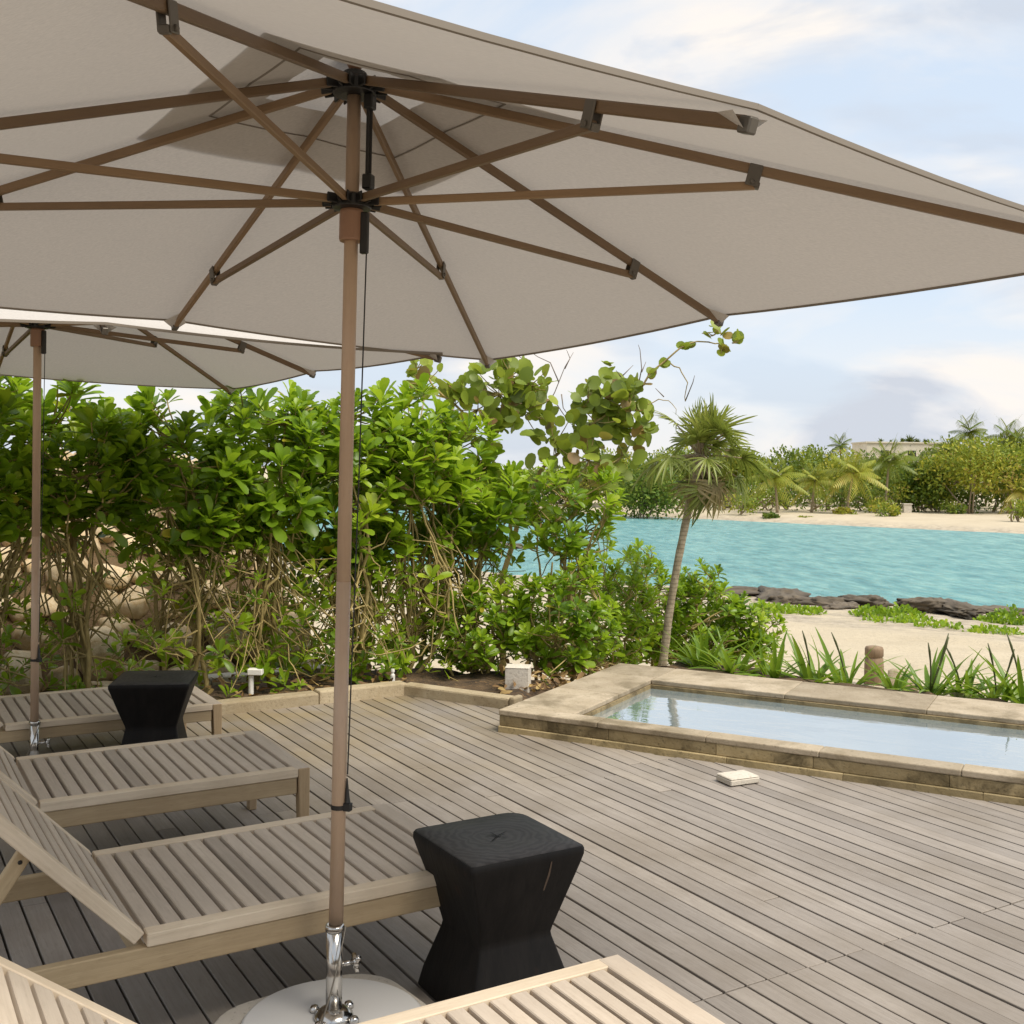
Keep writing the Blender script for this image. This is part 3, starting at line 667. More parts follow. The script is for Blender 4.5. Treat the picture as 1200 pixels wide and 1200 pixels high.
# ------------------------------------------------------------------ black stools
def rsq(h, r, n=5, tw=0.0, cut=(1, 1, 1, 1)):
    """rounded square ring, one radius factor per corner"""
    out = []
    for k, (sx, sy) in enumerate(((1, 1), (-1, 1), (-1, -1), (1, -1))):
        rr = r * cut[k]; cx, cy = sx * (h - rr), sy * (h - rr); a0 = k * math.pi / 2
        for i in range(n):
            a = a0 + math.pi / 2 * i / (n - 1); out.append((cx + rr * math.cos(a), cy + rr * math.sin(a)))
    return out
def build_stool(lab, kx=1.0, top=0.4525, waist=0.199):
    root = thing('side_table', lab, 'stool', group='black carved wooden stools')
    zz = lambda z: z * waist / 0.199 if z <= 0.199 else waist + (z - 0.199) * (top - waist) / (0.4525 - 0.199)
    # (z, half width, corner radius, corner weights)
    cut = (1.9, 0.8, 0.35, 0.5)
    prof = [(0.0, 0.165, 0.022), (0.008, 0.170, 0.024), (0.06, 0.157, 0.024), (0.186, 0.119, 0.020), (0.199, 0.1165, 0.020), (0.212, 0.119, 0.020), (0.30, 0.144, 0.022), (0.40, 0.174, 0.026), (0.428, 0.183, 0.028), (0.443, 0.184, 0.030), (0.449, 0.181, 0.030)]
    prof = [(zz(z), h * kx, r * kx) for z, h, r in prof]
    mb = MB(); n = None; rg = random.Random(4)
    vs = []; fs = []
    for z, h, r in prof:
        ring = rsq(h, r, 6, cut=cut); n = len(ring)
        vs += [(x + 0.0015 * math.sin(z * 40 + x * 30), y + 0.0015 * math.sin(z * 33 + y * 40), z) for x, y in ring]
    for i in range(len(prof) - 1):
        for j in range(n): fs.append((i * n + j, i * n + (j + 1) % n, (i + 1) * n + (j + 1) % n, (i + 1) * n + j))
    fs.append(tuple(range(n - 1, -1, -1))); fs.append(tuple((len(prof) - 1) * n + j for j in range(n)))
    mb.add(vs, fs)
    body = mb.build('body', M['black'], root, smooth=True)
    body.data.polygons[-1].use_smooth = False
    es = body.modifiers.new('split', 'EDGE_SPLIT'); es.split_angle = R(42)
    tp = MB(); ring = rsq(0.1775 * kx, 0.029 * kx, 6, cut=cut); n = len(ring); dz = top - 0.4525
    tp.add([(x, y, dz + 0.4495) for x, y in ring] + [(x * 0.97, y * 0.97, dz + 0.4525) for x, y in ring] + [(x * 0.5, y * 0.5, dz + 0.452) for x, y in ring] + [(0, 0, dz + 0.451)],
           [(i * n + j, i * n + (j + 1) % n, (i + 1) * n + (j + 1) % n, (i + 1) * n + j) for i in range(2) for j in range(n)] + [(2 * n + j, 2 * n + (j + 1) % n, 3 * n) for j in range(n)])
    tpo = tp.build('top', M['black_top'], root, smooth=True)
    ck = MB()
    for a, l in ((0.5, .055), (1.7, .04), (2.4, .05), (3.9, .06), (5.3, .035)):
        d = Vector((math.cos(a), math.sin(a), 0)); s = Vector((-d.y, d.x, 0)) * 0.0022
        q = d * l + s * rg.uniform(-2, 2)
        ck.add([Vector((0, 0, .4534)) - s, Vector((0, 0, .4534)) + s, q * .6 + s * .7 + Vector((0, 0, .4537)), q + Vector((0, 0, .4539)), q * .6 - s * .7 + Vector((0, 0, .4537))], [(0, 4, 3, 2, 1)])
    ck.build('crack', M['crack'], tpo, loc=(0, 0, dz))
    if kx != 1.0: return root
    # pale split on the side that faces the pool, seen from the camera
    c2 = MB(); pts = []
    for i, (z, x) in enumerate(((0.425, 0.0675), (0.385, 0.067), (0.345, 0.060), (0.315, 0.0585))):
        h = 0.144 + (z - 0.30) * 0.30 if z < .4 else 0.174 + (z - .4) * .32
        pts.append(Vector((x, -h - 0.0008, z)))
    w = [0.002, 0.0035, 0.0025, 0.0006]
    vs = []; fs = []
    for p, ww in zip(pts, w): vs += [p + Vector((-ww, 0, 0)), p + Vector((ww, 0, 0))]
    for i in range(3): fs.append((2 * i, 2 * i + 1, 2 * i + 3, 2 * i + 2))
    c2.add(vs, fs); c2.build('split', M['pale_crack'], body)
    return root
STOOL = build_stool('hourglass shaped black carved wood stool beside the near parasol pole')
STOOL.location = (-0.030, 3.142, 0); STOOL.rotation_euler = (0, 0, TH)
s2 = build_stool('narrower black carved wood stool standing in front of the lounger nearest the hedge', 0.99, 0.494, 0.279)
s2.location = (-1.680, 5.225, 0); s2.rotation_euler = (0, 0, R(8))

# ------------------------------------------------------------------ parasols
def build_parasol():
    """square canopy, eight ribs; local z = pole axis, corner rib 0 points along +x"""
    root = thing('parasol', 'large taupe square parasol on a wooden pole filling the top of the view', 'parasol', group='taupe square parasols')
    A, ZC, ZM, ZK, ZR = 1.4076, 2.019, 2.0405, 2.522, 2.204       # half side, corner, mid edge, crown, runner
    HOLE, CAP = 0.125, 0.31
    ends = []
    for k in range(8):
        a = k * math.pi / 4; r = A * (math.sqrt(2) if k % 2 == 0 else 1); ends.append(Vector((r * math.cos(a), r * math.sin(a), ZC if k % 2 == 0 else ZM)))
    K = Vector((0, 0, ZK + 0.035))
    def panel(mb, f0, f1, lift, n_r, n_s, sag, curve_edge, tone):
        for k in range(8):
            e0, e1 = ends[k], ends[(k + 1) % 8]; base = len(mb.v)
            for i in range(n_r + 1):
                f = f0 + (f1 - f0) * i / n_r
                p0 = K.lerp(e0 + Vector((0, 0, 0.022)), f); p1 = K.lerp(e1 + Vector((0, 0, 0.022)), f)
                for j in range(n_s + 1):
                    g = j / n_s; w = 4 * g * (1 - g)
                    q = p0.lerp(p1, g); q.z += lift * (1 - (f - f0) / (f1 - f0) * 0.85) - sag * w * f * (1 - 0.3 * f)
                    if f > 0.9: q -= Vector((q.x, q.y, 0)) * curve_edge * w * (f - 0.9) * 10
                    mb.v.append(tuple(q)); mb.t.append(tone)
            for i in range(n_r):
                for j in range(n_s):
                    a = base + i * (n_s + 1) + j; mb.f.append((a, a + n_s + 1, a + n_s + 2, a + 1)); mb.m.append(0)
    cn = MB(); panel(cn, HOLE, 1.0, 0.0, 14, 8, 0.020, 0.006, 0.5)
    canopy = cn.build('canopy', M['fabric'], root, smooth=True)
    sm = canopy.modifiers.new('weld', 'WELD'); sm.merge_threshold = 0.002
    # hem along the outer edge
    hm = MB()
    for k in range(8):
        e0, e1 = ends[k], ends[(k + 1) % 8]; pts = []
        for j in range(9):
            g = j / 8; w = 4 * g * (1 - g); q = (e0 + Vector((0, 0, 0.022))).lerp(e1 + Vector((0, 0, 0.022)), g); q.z -= 0.020 * w * 0.7
            q -= Vector((q.x, q.y, 0)) * 0.006 * w; pts.append(q)
        for j in range(8): hm.beam(pts[j], pts[j + 1], 0.006, 0.010)
    hm.build('hem', M['hem'], canopy)
    cp = MB(); panel(cp, 0.0, CAP, 0.045, 4, 6, 0.02, 0, 0.5)
    cap = cp.build('vent_cap', M['fabric'], root, smooth=True)
    sm = cap.modifiers.new('weld', 'WELD'); sm.merge_threshold = 0.002
    # seam band under the cap
    sb = MB()
    for k in range(8):
        for f in (0.205,):
            z = Vector((0, 0, 0.022)); p0 = K.lerp(ends[k] + z, f); p1 = K.lerp(ends[(k + 1) % 8] + z, f); pts = []
            for j in range(9): g = j / 8; q = p0.lerp(p1, g); q.z -= 0.020 * 4 * g * (1 - g) * f * (1 - 0.3 * f) + 0.0012; pts.append(q)
            for j in range(8): sb.beam(pts[j], pts[j + 1], 0.006, 0.0016)
    sb.build('seam', M['hem'], canopy)
    # crown and finial
    cr = MB(); cr.lathe([(0.036, -0.035), (0.058, -0.03), (0.058, 0.0), (0.04, 0.012), (0.03, 0.03)], 20, (0, 0, ZK))
    for k in range(8):
        a = k * math.pi / 4; d = Vector((math.cos(a), math.sin(a), 0)); s = Vector((-d.y, d.x, 0))
        for q in (-1, 1): cr.beam(d * 0.05 + s * q * 0.014 + Vector((0, 0, ZK - 0.012)), d * 0.088 + s * q * 0.014 + Vector((0, 0, ZK - 0.016)), 0.006, 0.030)
    crown = cr.build('crown', M['dark_metal'], root, bevel=0.002)
    fn = MB(); fn.lathe([(0.012, 0.03), (0.03, 0.07), (0.034, 0.12), (0.028, 0.15), (0.012, 0.168), (0.002, 0.172)], 16, (0, 0, ZK)); fn.build('finial', M['sleeve'], crown, smooth=True)
    for k in range(8):
        e = ends[k]; d = Vector((e.x, e.y, 0)).normalized(); a = d * 0.065 + Vector((0, 0, ZK - 0.012)); b = e - d * 0.02
        # work in the rib's own frame so that the grain runs along it
        rb = MB(); Lr = (b - a).length
        rb.box((0, -0.0078, -0.0115), (Lr, 0.0078, 0.0130), random.random())
        o = rb.build('rib', M['rib'], root, bevel=0.003)
        o.rotation_euler = (b - a).to_track_quat('X', 'Z').to_euler(); o.location = a
        ep = MB(); ep.box((Lr - 0.012, -0.011, -0.016), (Lr + 0.016, 0.011, 0.012)); ep.build('end_cap', M['bracket'], o, bevel=0.003)
        # fabric pocket at the corner
        pk = MB(); w = 0.055
        pk.add([(Lr - 0.085, 0, 0.012), (Lr + 0.002, -w * .75, 0.014), (Lr + 0.006, 0, -0.0165), (Lr + 0.002, w * .75, 0.014)], [(0, 1, 2), (0, 2, 3)])
        pk.build('corner_pocket', M['fabric'], o)
        fr = 0.525 if k % 2 == 0 else 0.71
        j = Vector((0, 0, ZK - 0.012)).lerp(Vector((e.x, e.y, e.z)), fr) - Vector((0, 0, 0.034))
        s0 = d * 0.058 + Vector((0, 0, ZR))
        sb_ = MB(); Ls = (j - s0).length; sb_.box((0, -0.0075, -0.0100), (Ls, 0.0075, 0.0100), random.random())
        so_ = sb_.build('strut', M['rib'], root, bevel=0.002); so_.rotation_euler = (j - s0).to_track_quat('X', 'Z').to_euler(); so_.location = s0
        bk = MB(); al = fr * Vector((e.x, e.y, e.z - ZK)).length - 0.065
        for q in (-1, 1): bk.box((al - 0.017, q * 0.0115 - 0.002, -0.043), (al + 0.017, q * 0.0115 + 0.002, 0.012))
        bk.box((al + 0.006, -0.010, -0.046), (al + 0.020, 0.010, -0.030))
        bk.tube([(al, -0.019, -0.034), (al, 0.019, -0.034)], 0.0065, 10)
        bk.build('bracket', M['bracket'], o, bevel=0.002)
    # pole in two pieces and the runner
    up = MB(); up.tube([(0, 0, 1.2), (0, 0, ZK + 0.02)], 0.0185, 20); up.tube([(0, 0, 0.27), (0, 0, 1.2)], 0.0190, 20)
    up.build('pole', M['pole'], root, smooth=True).data.polygons.foreach_set
    rn = MB(); rn.lathe([(0.030, -0.105), (0.032, -0.10), (0.032, -0.028), (0.030, -0.022)], 24, (0, 0, ZR)); rn.build('runner', M['sleeve'], root, smooth=False)
    rh = MB(); rh.lathe([(0.028, -0.022), (0.052, -0.018), (0.052, 0.012), (0.034, 0.020)], 20, (0, 0, ZR))
    for k in range(8):
        a = k * math.pi / 4; d = Vector((math.cos(a), math.sin(a), 0)); s = Vector((-d.y, d.x, 0))
        for q in (-1, 1): rh.beam(d * 0.045 + s * q * 0.012 + Vector((0, 0, ZR)), d * 0.078 + s * q * 0.012 + Vector((0, 0, ZR)), 0.005, 0.026)
    rh.build('runner_hub', M['dark_metal'], root, bevel=0.002)
    # pulley cords on the side away from the pole's left (set by CORD direction)
    cd_ = Vector((math.cos(R(-100)), math.sin(R(-100)), 0)); n_ = Vector((-cd_.y, cd_.x, 0))
    cdr = MB()
    for q in (-0.008, 0.010): cdr.tube([cd_ * 0.046 + n_ * q + Vector((0, 0, ZR + 0.06)), cd_ * 0.046 + n_ * q + Vector((0, 0, ZK - 0.06))], 0.0042, 6)
    cdr.tube([cd_ * 0.046 + Vector((0, 0, ZR - 0.13)), cd_ * 0.038 + Vector((0, 0, 1.45)), cd_ * 0.024 + Vector((0, 0, 0.70))], 0.0019, 6)
    cdr.build('pulley_cord', M['rope'], root)
    for lo, hi in (((0.034, -0.014, ZK - 0.075), (0.06, 0.014, ZK - 0.035)), ((0.034, -0.014, ZR + 0.03), (0.06, 0.014, ZR + 0.07)), ((0.028, -0.008, ZR - 0.14), (0.05, 0.008, ZR - 0.03))):
        bl = MB(); bl.box(lo, hi, mtx=Matrix.Rotation(R(-100), 4, 'Z')); bl.build('pulley_block', M['dark_metal'], root, bevel=0.003)
    ct = MB(); m4 = Matrix.Rotation(R(-100), 4, 'Z')
    ct.box((0.017, -0.009, 0.606), (0.036, 0.009, 0.626), mtx=m4); ct.tube([m4 @ Vector((0.026, 0, 0.626)), m4 @ Vector((0.0245, 0.0, 0.645)), m4 @ Vector((0.023, 0, 0.69))], [0.008, 0.006, 0.002], 8); ct.lathe([(0.0205, 0.608), (0.0205, 0.620)], 18)
    ct.build('cord_cleat', M['dark_metal'], root, bevel=0.002)
    return root
PAR = build_parasol()
TOPN = Vector((0.006, 0.0271, 1)).normalized()
def set_axis(o, base, axis, th, z=0.0):
    q = Vector((0, 0, 1)).rotation_difference(Vector(axis).normalized())
    m = Matrix.Translation((base[0], base[1], z)) @ q.to_matrix().to_4x4() @ Matrix.Rotation(th, 4, 'Z')
    o.rotation_mode = 'XYZ'; o.location = m.to_translation(); o.rotation_euler = m.to_euler()
set_axis(PAR, (-0.446, 2.8588), TOPN, 1.4077, 0.0)
p2 = dup(PAR, 'second taupe square parasol further back, its wooden pole standing by the loungers near the hedge')
p2.scale = (0.98, 0.98, 0.98)
set_axis(p2, (-2.205, 5.118), (-0.0027, -0.0026, 1), 1.3569, -0.014)

def build_base():
    root = thing('weighted_stand', 'round cream weighted stand with a steel tube holding the near parasol pole', 'stand', group='weighted parasol stands')
    pl = MB(); ring = rsq(0.27, 0.15, 8); pl.prism(ring, 0.0, 0.042); pl.build('plate', M['base_plate'], root, bevel=0.008, segs=3)
    ds = MB(); ds.lathe([(0.231, 0.0425), (0.238, 0.048), (0.238, 0.060), (0.230, 0.067), (0.10, 0.070), (0.04, 0.071)], 56); ds.build('disc', M['white_disc'], root, smooth=False, bevel=0.002)
    tb = MB(); tb.lathe([(0.0212, 0.075), (0.0212, 0.304)], 28); tb.lathe([(0.0240, 0.298), (0.0255, 0.302), (0.0255, 0.309), (0.0240, 0.313), (0.0195, 0.314)], 28)
    tb.build('tube', M['chrome'], root, smooth=False).data.polygons.foreach_set('use_smooth', [True] * (2 * 28 * 1) + [False] * 0 if False else [len(p.vertices) == 4 for p in root.children[-1].data.polygons])
    fl = MB(); fl.lathe([(0.052, 0.0715), (0.050, 0.080), (0.036, 0.093), (0.024, 0.098)], 28); fl.build('flange', M['chrome'], root, smooth=True)
    for a in (0.4, 2.0, 3.6, 5.2):
        hb = MB(); hb.lathe([(0.013, 0.0), (0.0135, 0.008), (0.010, 0.015), (0.003, 0.018)], 14, (0.062 * math.cos(a), 0.062 * math.sin(a), 0.0712)); hb.build('bolt', M['chrome'], root, smooth=True)
    kn = MB(); m4 = Matrix.Rotation(R(-12), 4, 'Z')
    kn.tube([m4 @ Vector((0.02, 0, 0.206)), m4 @ Vector((0.05, 0, 0.206))], 0.0065, 10)
    kn.tube([m4 @ Vector((0.05, 0, 0.206)), m4 @ Vector((0.064, 0, 0.206))], [0.015, 0.013], 12)
    for a in (0.3, 2.4, 4.5): kn.tube([m4 @ Vector((0.057, 0, 0.206)), m4 @ Vector((0.060, 0.026 * math.cos(a), 0.206 + 0.026 * math.sin(a)))], [0.006, 0.0075], 8)
    kn.build('clamp_knob', M['chrome'], root, smooth=True)
    wr = MB(); wr.tube(curve((0.022, -0.018, 0.309), (-0.11, -0.10, 0.072), (-0.0, -0.02, -0.02), 9), 0.0022, 6); wr.build('security_cable', M['wire'], root)
    return root
BASE = build_base(); BASE.location = (-0.446, 2.8588, 0); BASE.rotation_euler = (0, 0, TH + R(6))
b2 = dup(BASE, 'weighted stand with a steel tube under the second parasol, half hidden behind a lounger', (-2.205, 5.118, 0), (0, 0, TH + R(6)), (1, 1, .97))

# ------------------------------------------------------------------ small things on the deck and behind the kerb
def small_things():
    mb = MB(); m4 = Matrix.Translation((1.110, 5.325, 0.004)) @ Matrix.Rotation(TH + R(-6), 4, 'Z')
    mb.box((-0.085, -0.062, 0), (0.085, 0.062, 0.026), 0.6, m4); mb.box((-0.083, -0.060, 0.0262), (0.083, 0.060, 0.034), 0.8, m4)
    tag(mb.build('stone_tile', M['block'], bevel=0.004), 'small loose pale stone tile lying on the deck beside the pool', 'stone tile')
    c = at(607, 806, 7.40); mb = MB(); m4 = Matrix.Translation((c.x, c.y, 0.03)) @ Matrix.Rotation(R(-8), 4, 'Z')
    mb.box((-0.080, -0.07, -0.06), (0.080, 0.07, 0.142), 0.8, m4); mb.box((-0.082, -0.072, 0.1425), (0.082, 0.072, 0.150), 0.9, m4)
    tag(mb.build('utility_box', M['block'], bevel=0.006), 'small square pale utility box at the foot of the shrubs beside the pool corner', 'utility box')
    c = at(294, 816, 7.05); t = thing('standpipe', 'short pale standpipe with a square head behind the kerb in the hedge', 'standpipe', (c.x, c.y, 0))
    mb = MB(); mb.tube([(0, 0, -.02), (0, 0, 0.165)], 0.017, 12); mb.build('pipe', M['white_post'], t, smooth=False)
    mb = MB(); mb.box((-0.02, -0.03, 0.165), (0.075, 0.03, 0.205)); mb.build('head', M['white_post'], t, bevel=0.005)
    c = at(460, 806, 7.42); mb = MB(); mb.lathe([(0.016, -.02), (0.016, 0.085), (0.010, 0.09), (0.010, 0.105), (0.014, 0.108), (0.012, 0.125)], 12, (c.x, c.y, 0.02))
    tag(mb.build('sprinkler_head', M['white_post']), 'tiny white sprinkler head poking up behind the kerb near the deck corner', 'sprinkler')
    # long pale edging slab seen low through the hedge
    a = uv(1.55, 7.50); b = uv(2.85, 7.55); mb = MB(); d = (b - a).normalized(); s = Vector((-d.y, d.x, 0)); rg = random.Random(8); x = 0
    m4 = Matrix(((d.x, s.x, 0, a.x), (d.y, s.y, 0, a.y), (0, 0, 1, 0), (0, 0, 0, 1)))
    while x < (b - a).length: mb.box((x, 0, -0.3), (x + 0.6, 0.16, 0.05 + rg.uniform(-.01, .01)), rg.random(), m4); x += 0.606
    tag(mb.build('edging_wall', M['block'], bevel=0.01, segs=2), 'low pale stone edging wall glimpsed behind the hedge stems', 'edging wall')
    c = at(1024, 800, 10.7); zg = float(ground_z(np.array(c.x), np.array(c.y)))
    mb = MB(); r = 0.088; prof = [(r * 1.05, -0.2), (r * 1.06, 0.25), (r * 1.0, 0.47), (r * 1.05, 0.50), (r * .98, 0.52)]
    H = at(1024, 757, 10.7).z - zg; sc = H / 0.56
    mb.lathe([(r * 1.08, -0.25), (r * 1.04, H * .5), (r * 0.98, H * .72), (r * 0.90, H * .735), (r * .90, H * .755), (r * 1.0, H * .77), (r * 1.0, H * .93), (r * .9, H * .98), (r * .5, H)], 18, (c.x, c.y, zg))
    tag(mb.build('wooden_bollard', M['bollard'], smooth=True), 'short round weathered wooden bollard at the edge of the sand path', 'bollard')
small_things()

def rock_mesh(seed, sub=3, flat=0.7, rough=0.28):
    bm = bmesh.new(); bmesh.ops.create_icosphere(bm, subdivisions=sub, radius=1.0)
    rg = np.random.default_rng(seed); planes = norm(rg.normal(size=(11, 3))); offs = rg.uniform(0.62, 0.95, 11)
    from mathutils import noise as mn
    for v in bm.verts:
        p = np.array(v.co); 
        for n_, o_ in zip(planes, offs):
            d = p @ n_
            if d > o_: p = p - n_ * (d - o_) * 0.92
        k = 1 + rough * 0.35 * mn.noise(Vector(p) * 2.1 + Vector((seed, 0, 0))) + rough * 0.16 * mn.noise(Vector(p) * 6 + Vector((0, seed, 0)))
        if rough > .5: k += .16 * abs(mn.noise(Vector(p) * 4.3 + Vector((0, 0, seed)))) * 2 - .22 + .10 * mn.noise(Vector(p) * 13)
        v.co = Vector(p) * k; v.co.z *= flat
    me = bpy.data.meshes.new('rock'); bm.to_mesh(me); bm.free()
    me.polygons.foreach_set('use_smooth', [True] * len(me.polygons))
    a = me.attributes.new('tone', 'FLOAT', 'POINT'); a.data.foreach_set('value', np.full(len(me.vertices), rg.uniform(0.0, 1.0), np.float32))
    return me
BOULD = [rock_mesh(i + 20, 3, 0.85) for i in range(12)]
for me in BOULD: me.materials.append(M['boulder'])
def put_rock(name, me, loc, size, rot, lab, cat, group=None):
    o = bpy.data.objects.new(name, me); COL.objects.link(o); o.location = loc; o.scale = size; o.rotation_euler = rot
    return tag(o, lab, cat, group)
def boulders():
    rg = random.Random(21); spots = []; n = 0
    tries = 0
    while n < 270 and tries < 12000:
        tries += 1
        u = rg.uniform(-1.9, 3.15); v = rg.uniform(7.75, 9.8); s = rg.uniform(0.09, 0.22)
        if any((u - a) ** 2 + ((v - b) * 1.25) ** 2 < (0.70 * (s + c)) ** 2 for a, b, c in spots): continue
        spots.append((u, v, s)); p = uv(u, v); z = float(ground_z(np.array(p.x), np.array(p.y)))
        put_rock('boulder', BOULD[rg.randrange(12)], (p.x, p.y, z + s * 0.25), (s * rg.uniform(.9, 1.35), s * rg.uniform(.8, 1.15), s * rg.uniform(.85, 1.2)), (rg.uniform(-.5, .5), rg.uniform(-.5, .5), rg.uniform(0, 6.28)),
                 'pale limestone boulder in the rock slope behind the left hedge', 'boulder', 'boulders of the rock slope behind the hedge'); n += 1
boulders()

# ------------------------------------------------------------------ shrubs of the hedge
def shrub(name, base, top, rx, ry, crown_lo, n_tips, label, seed, size=0.105, stems=5, low=18, tone=0.52, group=None, bare=8, cat='shrub', nl=13, shell=0.45, arch=0.5):
    """woody shrub: stems from the base, arching branches, leaf rosettes at the tips; frame turned to the hedge"""
    rg = np.random.default_rng(seed); H = top - base.z
    root = thing(name, label, cat, base, TH, group)
    # crown: superellipsoid between crown_lo and top
    zc = (crown_lo + H) / 2; rz = (H - crown_lo) / 2; tips = []
    while len(tips) < n_tips:
        p = rg.uniform(-1, 1, 3); r = (abs(p[0]) ** 2.6 + abs(p[1]) ** 2.6 + abs(p[2]) ** 3.2)
        if r > 1 or (r < shell and rg.random() < 0.8): continue
        q = np.array([p[0] * rx, p[1] * ry, zc + p[2] * rz])
        q[2] += 0.24 * math.sin(q[0] * 8.5 + seed) * (0.6 + 0.4 * math.sin(q[1] * 9 + seed)) * max(0, p[2])
        tips.append(q)
    tips = np.array(tips); wood_ = MB(); nodes = []
    for i in range(stems):
        a = rg.uniform(0, 6.28); b0 = np.array([rg.uniform(-.30, .30) * rx, rg.uniform(-.25, .25) * ry, -0.06])
        tp = np.array([math.cos(a) * rx * rg.uniform(.25, .8), math.sin(a) * ry * rg.uniform(.2, .7), crown_lo + rz * rg.uniform(.1, 1.1)])
        c = curve(b0, tp, (rg.uniform(-.8, .8) * rx, rg.uniform(-.5, .5) * ry, rg.uniform(-.25, .12)), 9, 0.018, rg)
        r0 = rg.uniform(0.013, 0.025); wood_.tube(c, np.linspace(r0, r0 * 0.45, 9), 7, rg.random()); nodes += list(c[2:])
    nodes = np.array(nodes)
    # secondary limbs
    sec = []
    for i in range(stems * 3):
        a = nodes[rg.integers(len(nodes))]; tp = tips[rg.integers(len(tips))] * np.array([.8, .8, .92])
        if tp[2] < a[2] - 0.1: continue
        c = curve(a, tp, (rg.normal(0, .08), rg.normal(0, .08), rg.uniform(-.12, .06)), 7, 0.014, rg)
        wood_.tube(c, np.linspace(0.011, 0.006, 7), 6, rg.random()); sec += list(c[2:])
    alln = np.concatenate([nodes, np.array(sec)]) if sec else nodes
    axes = []
    for t in tips:
        d = np.linalg.norm(alln - t, axis=1) + 1.4 * np.maximum(alln[:, 2] - t[2] + 0.05, 0) + rg.uniform(0, .12, len(alln))
        a = alln[np.argmin(d)]
        off = np.array([rg.normal(0, .03), rg.normal(0, .03), -0.05 * arch])
        c = curve(a, t, off, 5, 0.006, rg); wood_.tube(c, np.linspace(0.0065, 0.004, 5), 5, rg.random(), cap=False)
        ax = np.array([t[0] / rx * 0.5, t[1] / ry * 0.5, 1.15 + 0.5 * (t[2] - zc) / rz]) + rg.normal(0, .22, 3) + (c[-1] - c[-2]) * 2
        axes.append(ax)
    lb = LB(); sz = size * rg.uniform(0.62, 1.22, len(tips))
    hl = (tips[:, 2] - crown_lo) / max(0.01, (H - crown_lo))
    rosettes(lb, tips, np.array(axes), sz, nl, tone, rg)
    # low tufts on the lower stems and long bare arching shoots
    if low:
        lt = []; la = []
        for i in range(low):
            a = nodes[rg.integers(len(nodes))]; t = np.array([rg.uniform(-1, 1) * rx * 1.05, rg.uniform(-1, .8) * ry * 1.1, crown_lo * rg.random() ** 1.25 + 0.08])
            c = curve(a, t, (0, 0, rg.uniform(-.08, .05)), 6, 0.012, rg); wood_.tube(c, np.linspace(0.007, 0.0035, 6), 5, rg.random(), cap=False)
            lt.append(t); la.append(np.array([rg.normal(0, .5), rg.normal(-.2, .5), 0.8]))
        rosettes(lb, np.array(lt), np.array(la), size * 0.60 * rg.uniform(.5, 1.4, len(lt)), max(7, nl - 5), tone + 0.05, rg)
    for i in range(bare):
        a = nodes[rg.integers(len(nodes))]; t = np.array([rg.uniform(-1.1, 1.1) * rx, rg.uniform(-1.1, .9) * ry, rg.uniform(0.05, crown_lo * 1.15)])
        c = curve(a, t, (rg.normal(0, .28), rg.normal(0, .14), rg.uniform(-.42, .2)), 9, 0.014, rg)
        c[:, 2] = np.maximum(c[:, 2], 0.02)
        wood_.tube(c, np.linspace(rg.uniform(.0045, .010), 0.003, 9), 6, rg.random(), cap=False)
    lb.build('foliage', M['leaf'], root)
    wood_.build('stems', M['stem'], root, smooth=True)
    return root
HG = 'tall sea lettuce shrubs forming the hedge'
hedge = [  # u, v, top, rx, ry, crown_lo, tips, label
    (-1.05, 6.98, 1.95, .50, .42, .92, 95, 'leafy hedge shrub left of the far parasol, cut by the left edge'),
    (-0.15, 6.95, 1.86, .48, .42, .95, 105, 'second hedge shrub from the left, over the head of the nearest-hedge lounger'),
    (0.62, 6.98, 1.93, .46, .42, 1.00, 110, 'hedge shrub standing directly behind the far parasol pole'),
    (1.20, 7.00, 1.80, .44, .42, 1.02, 105, 'hedge shrub with bare lower stems showing pale boulders, right of the far parasol pole'),
    (1.78, 6.98, 1.72, .44, .42, .98, 105, 'hedge shrub rising behind the far black stool'),
    (2.32, 7.00, 1.93, .44, .42, .92, 115, 'bushy bright hedge shrub over the kerb between far black stool and near parasol pole'),
    (2.86, 7.02, 1.93, .42, .42, .90, 110, 'hedge shrub with tangled yellow-brown stems just behind the near parasol pole'),
    (3.36, 7.12, 1.86, .44, .44, .92, 110, 'hedge shrub behind the deck corner, sagging twisted stems under a high leafy crown'),
    (3.92, 7.30, 1.66, .46, .42, .86, 80, 'open hedge shrub with the lagoon showing between its trunks'),
]
for i, (u, v, top, rx, ry, lo, n, lab) in enumerate(hedge):
    shrub('hedge_shrub', uv(u * 1.05, v * 1.032, 0.0), top + .11, rx, ry, lo + (-.12, .10, .0, .14, -.05, .08, -.18, -.05, .0)[i], int(n * 1.15), lab, 100 + i, size=0.162, low=(52, 52, 48, 48, 56, 76, 84, 84, 60)[i], group=HG, bare=15 if i < 5 else 24, stems=4)
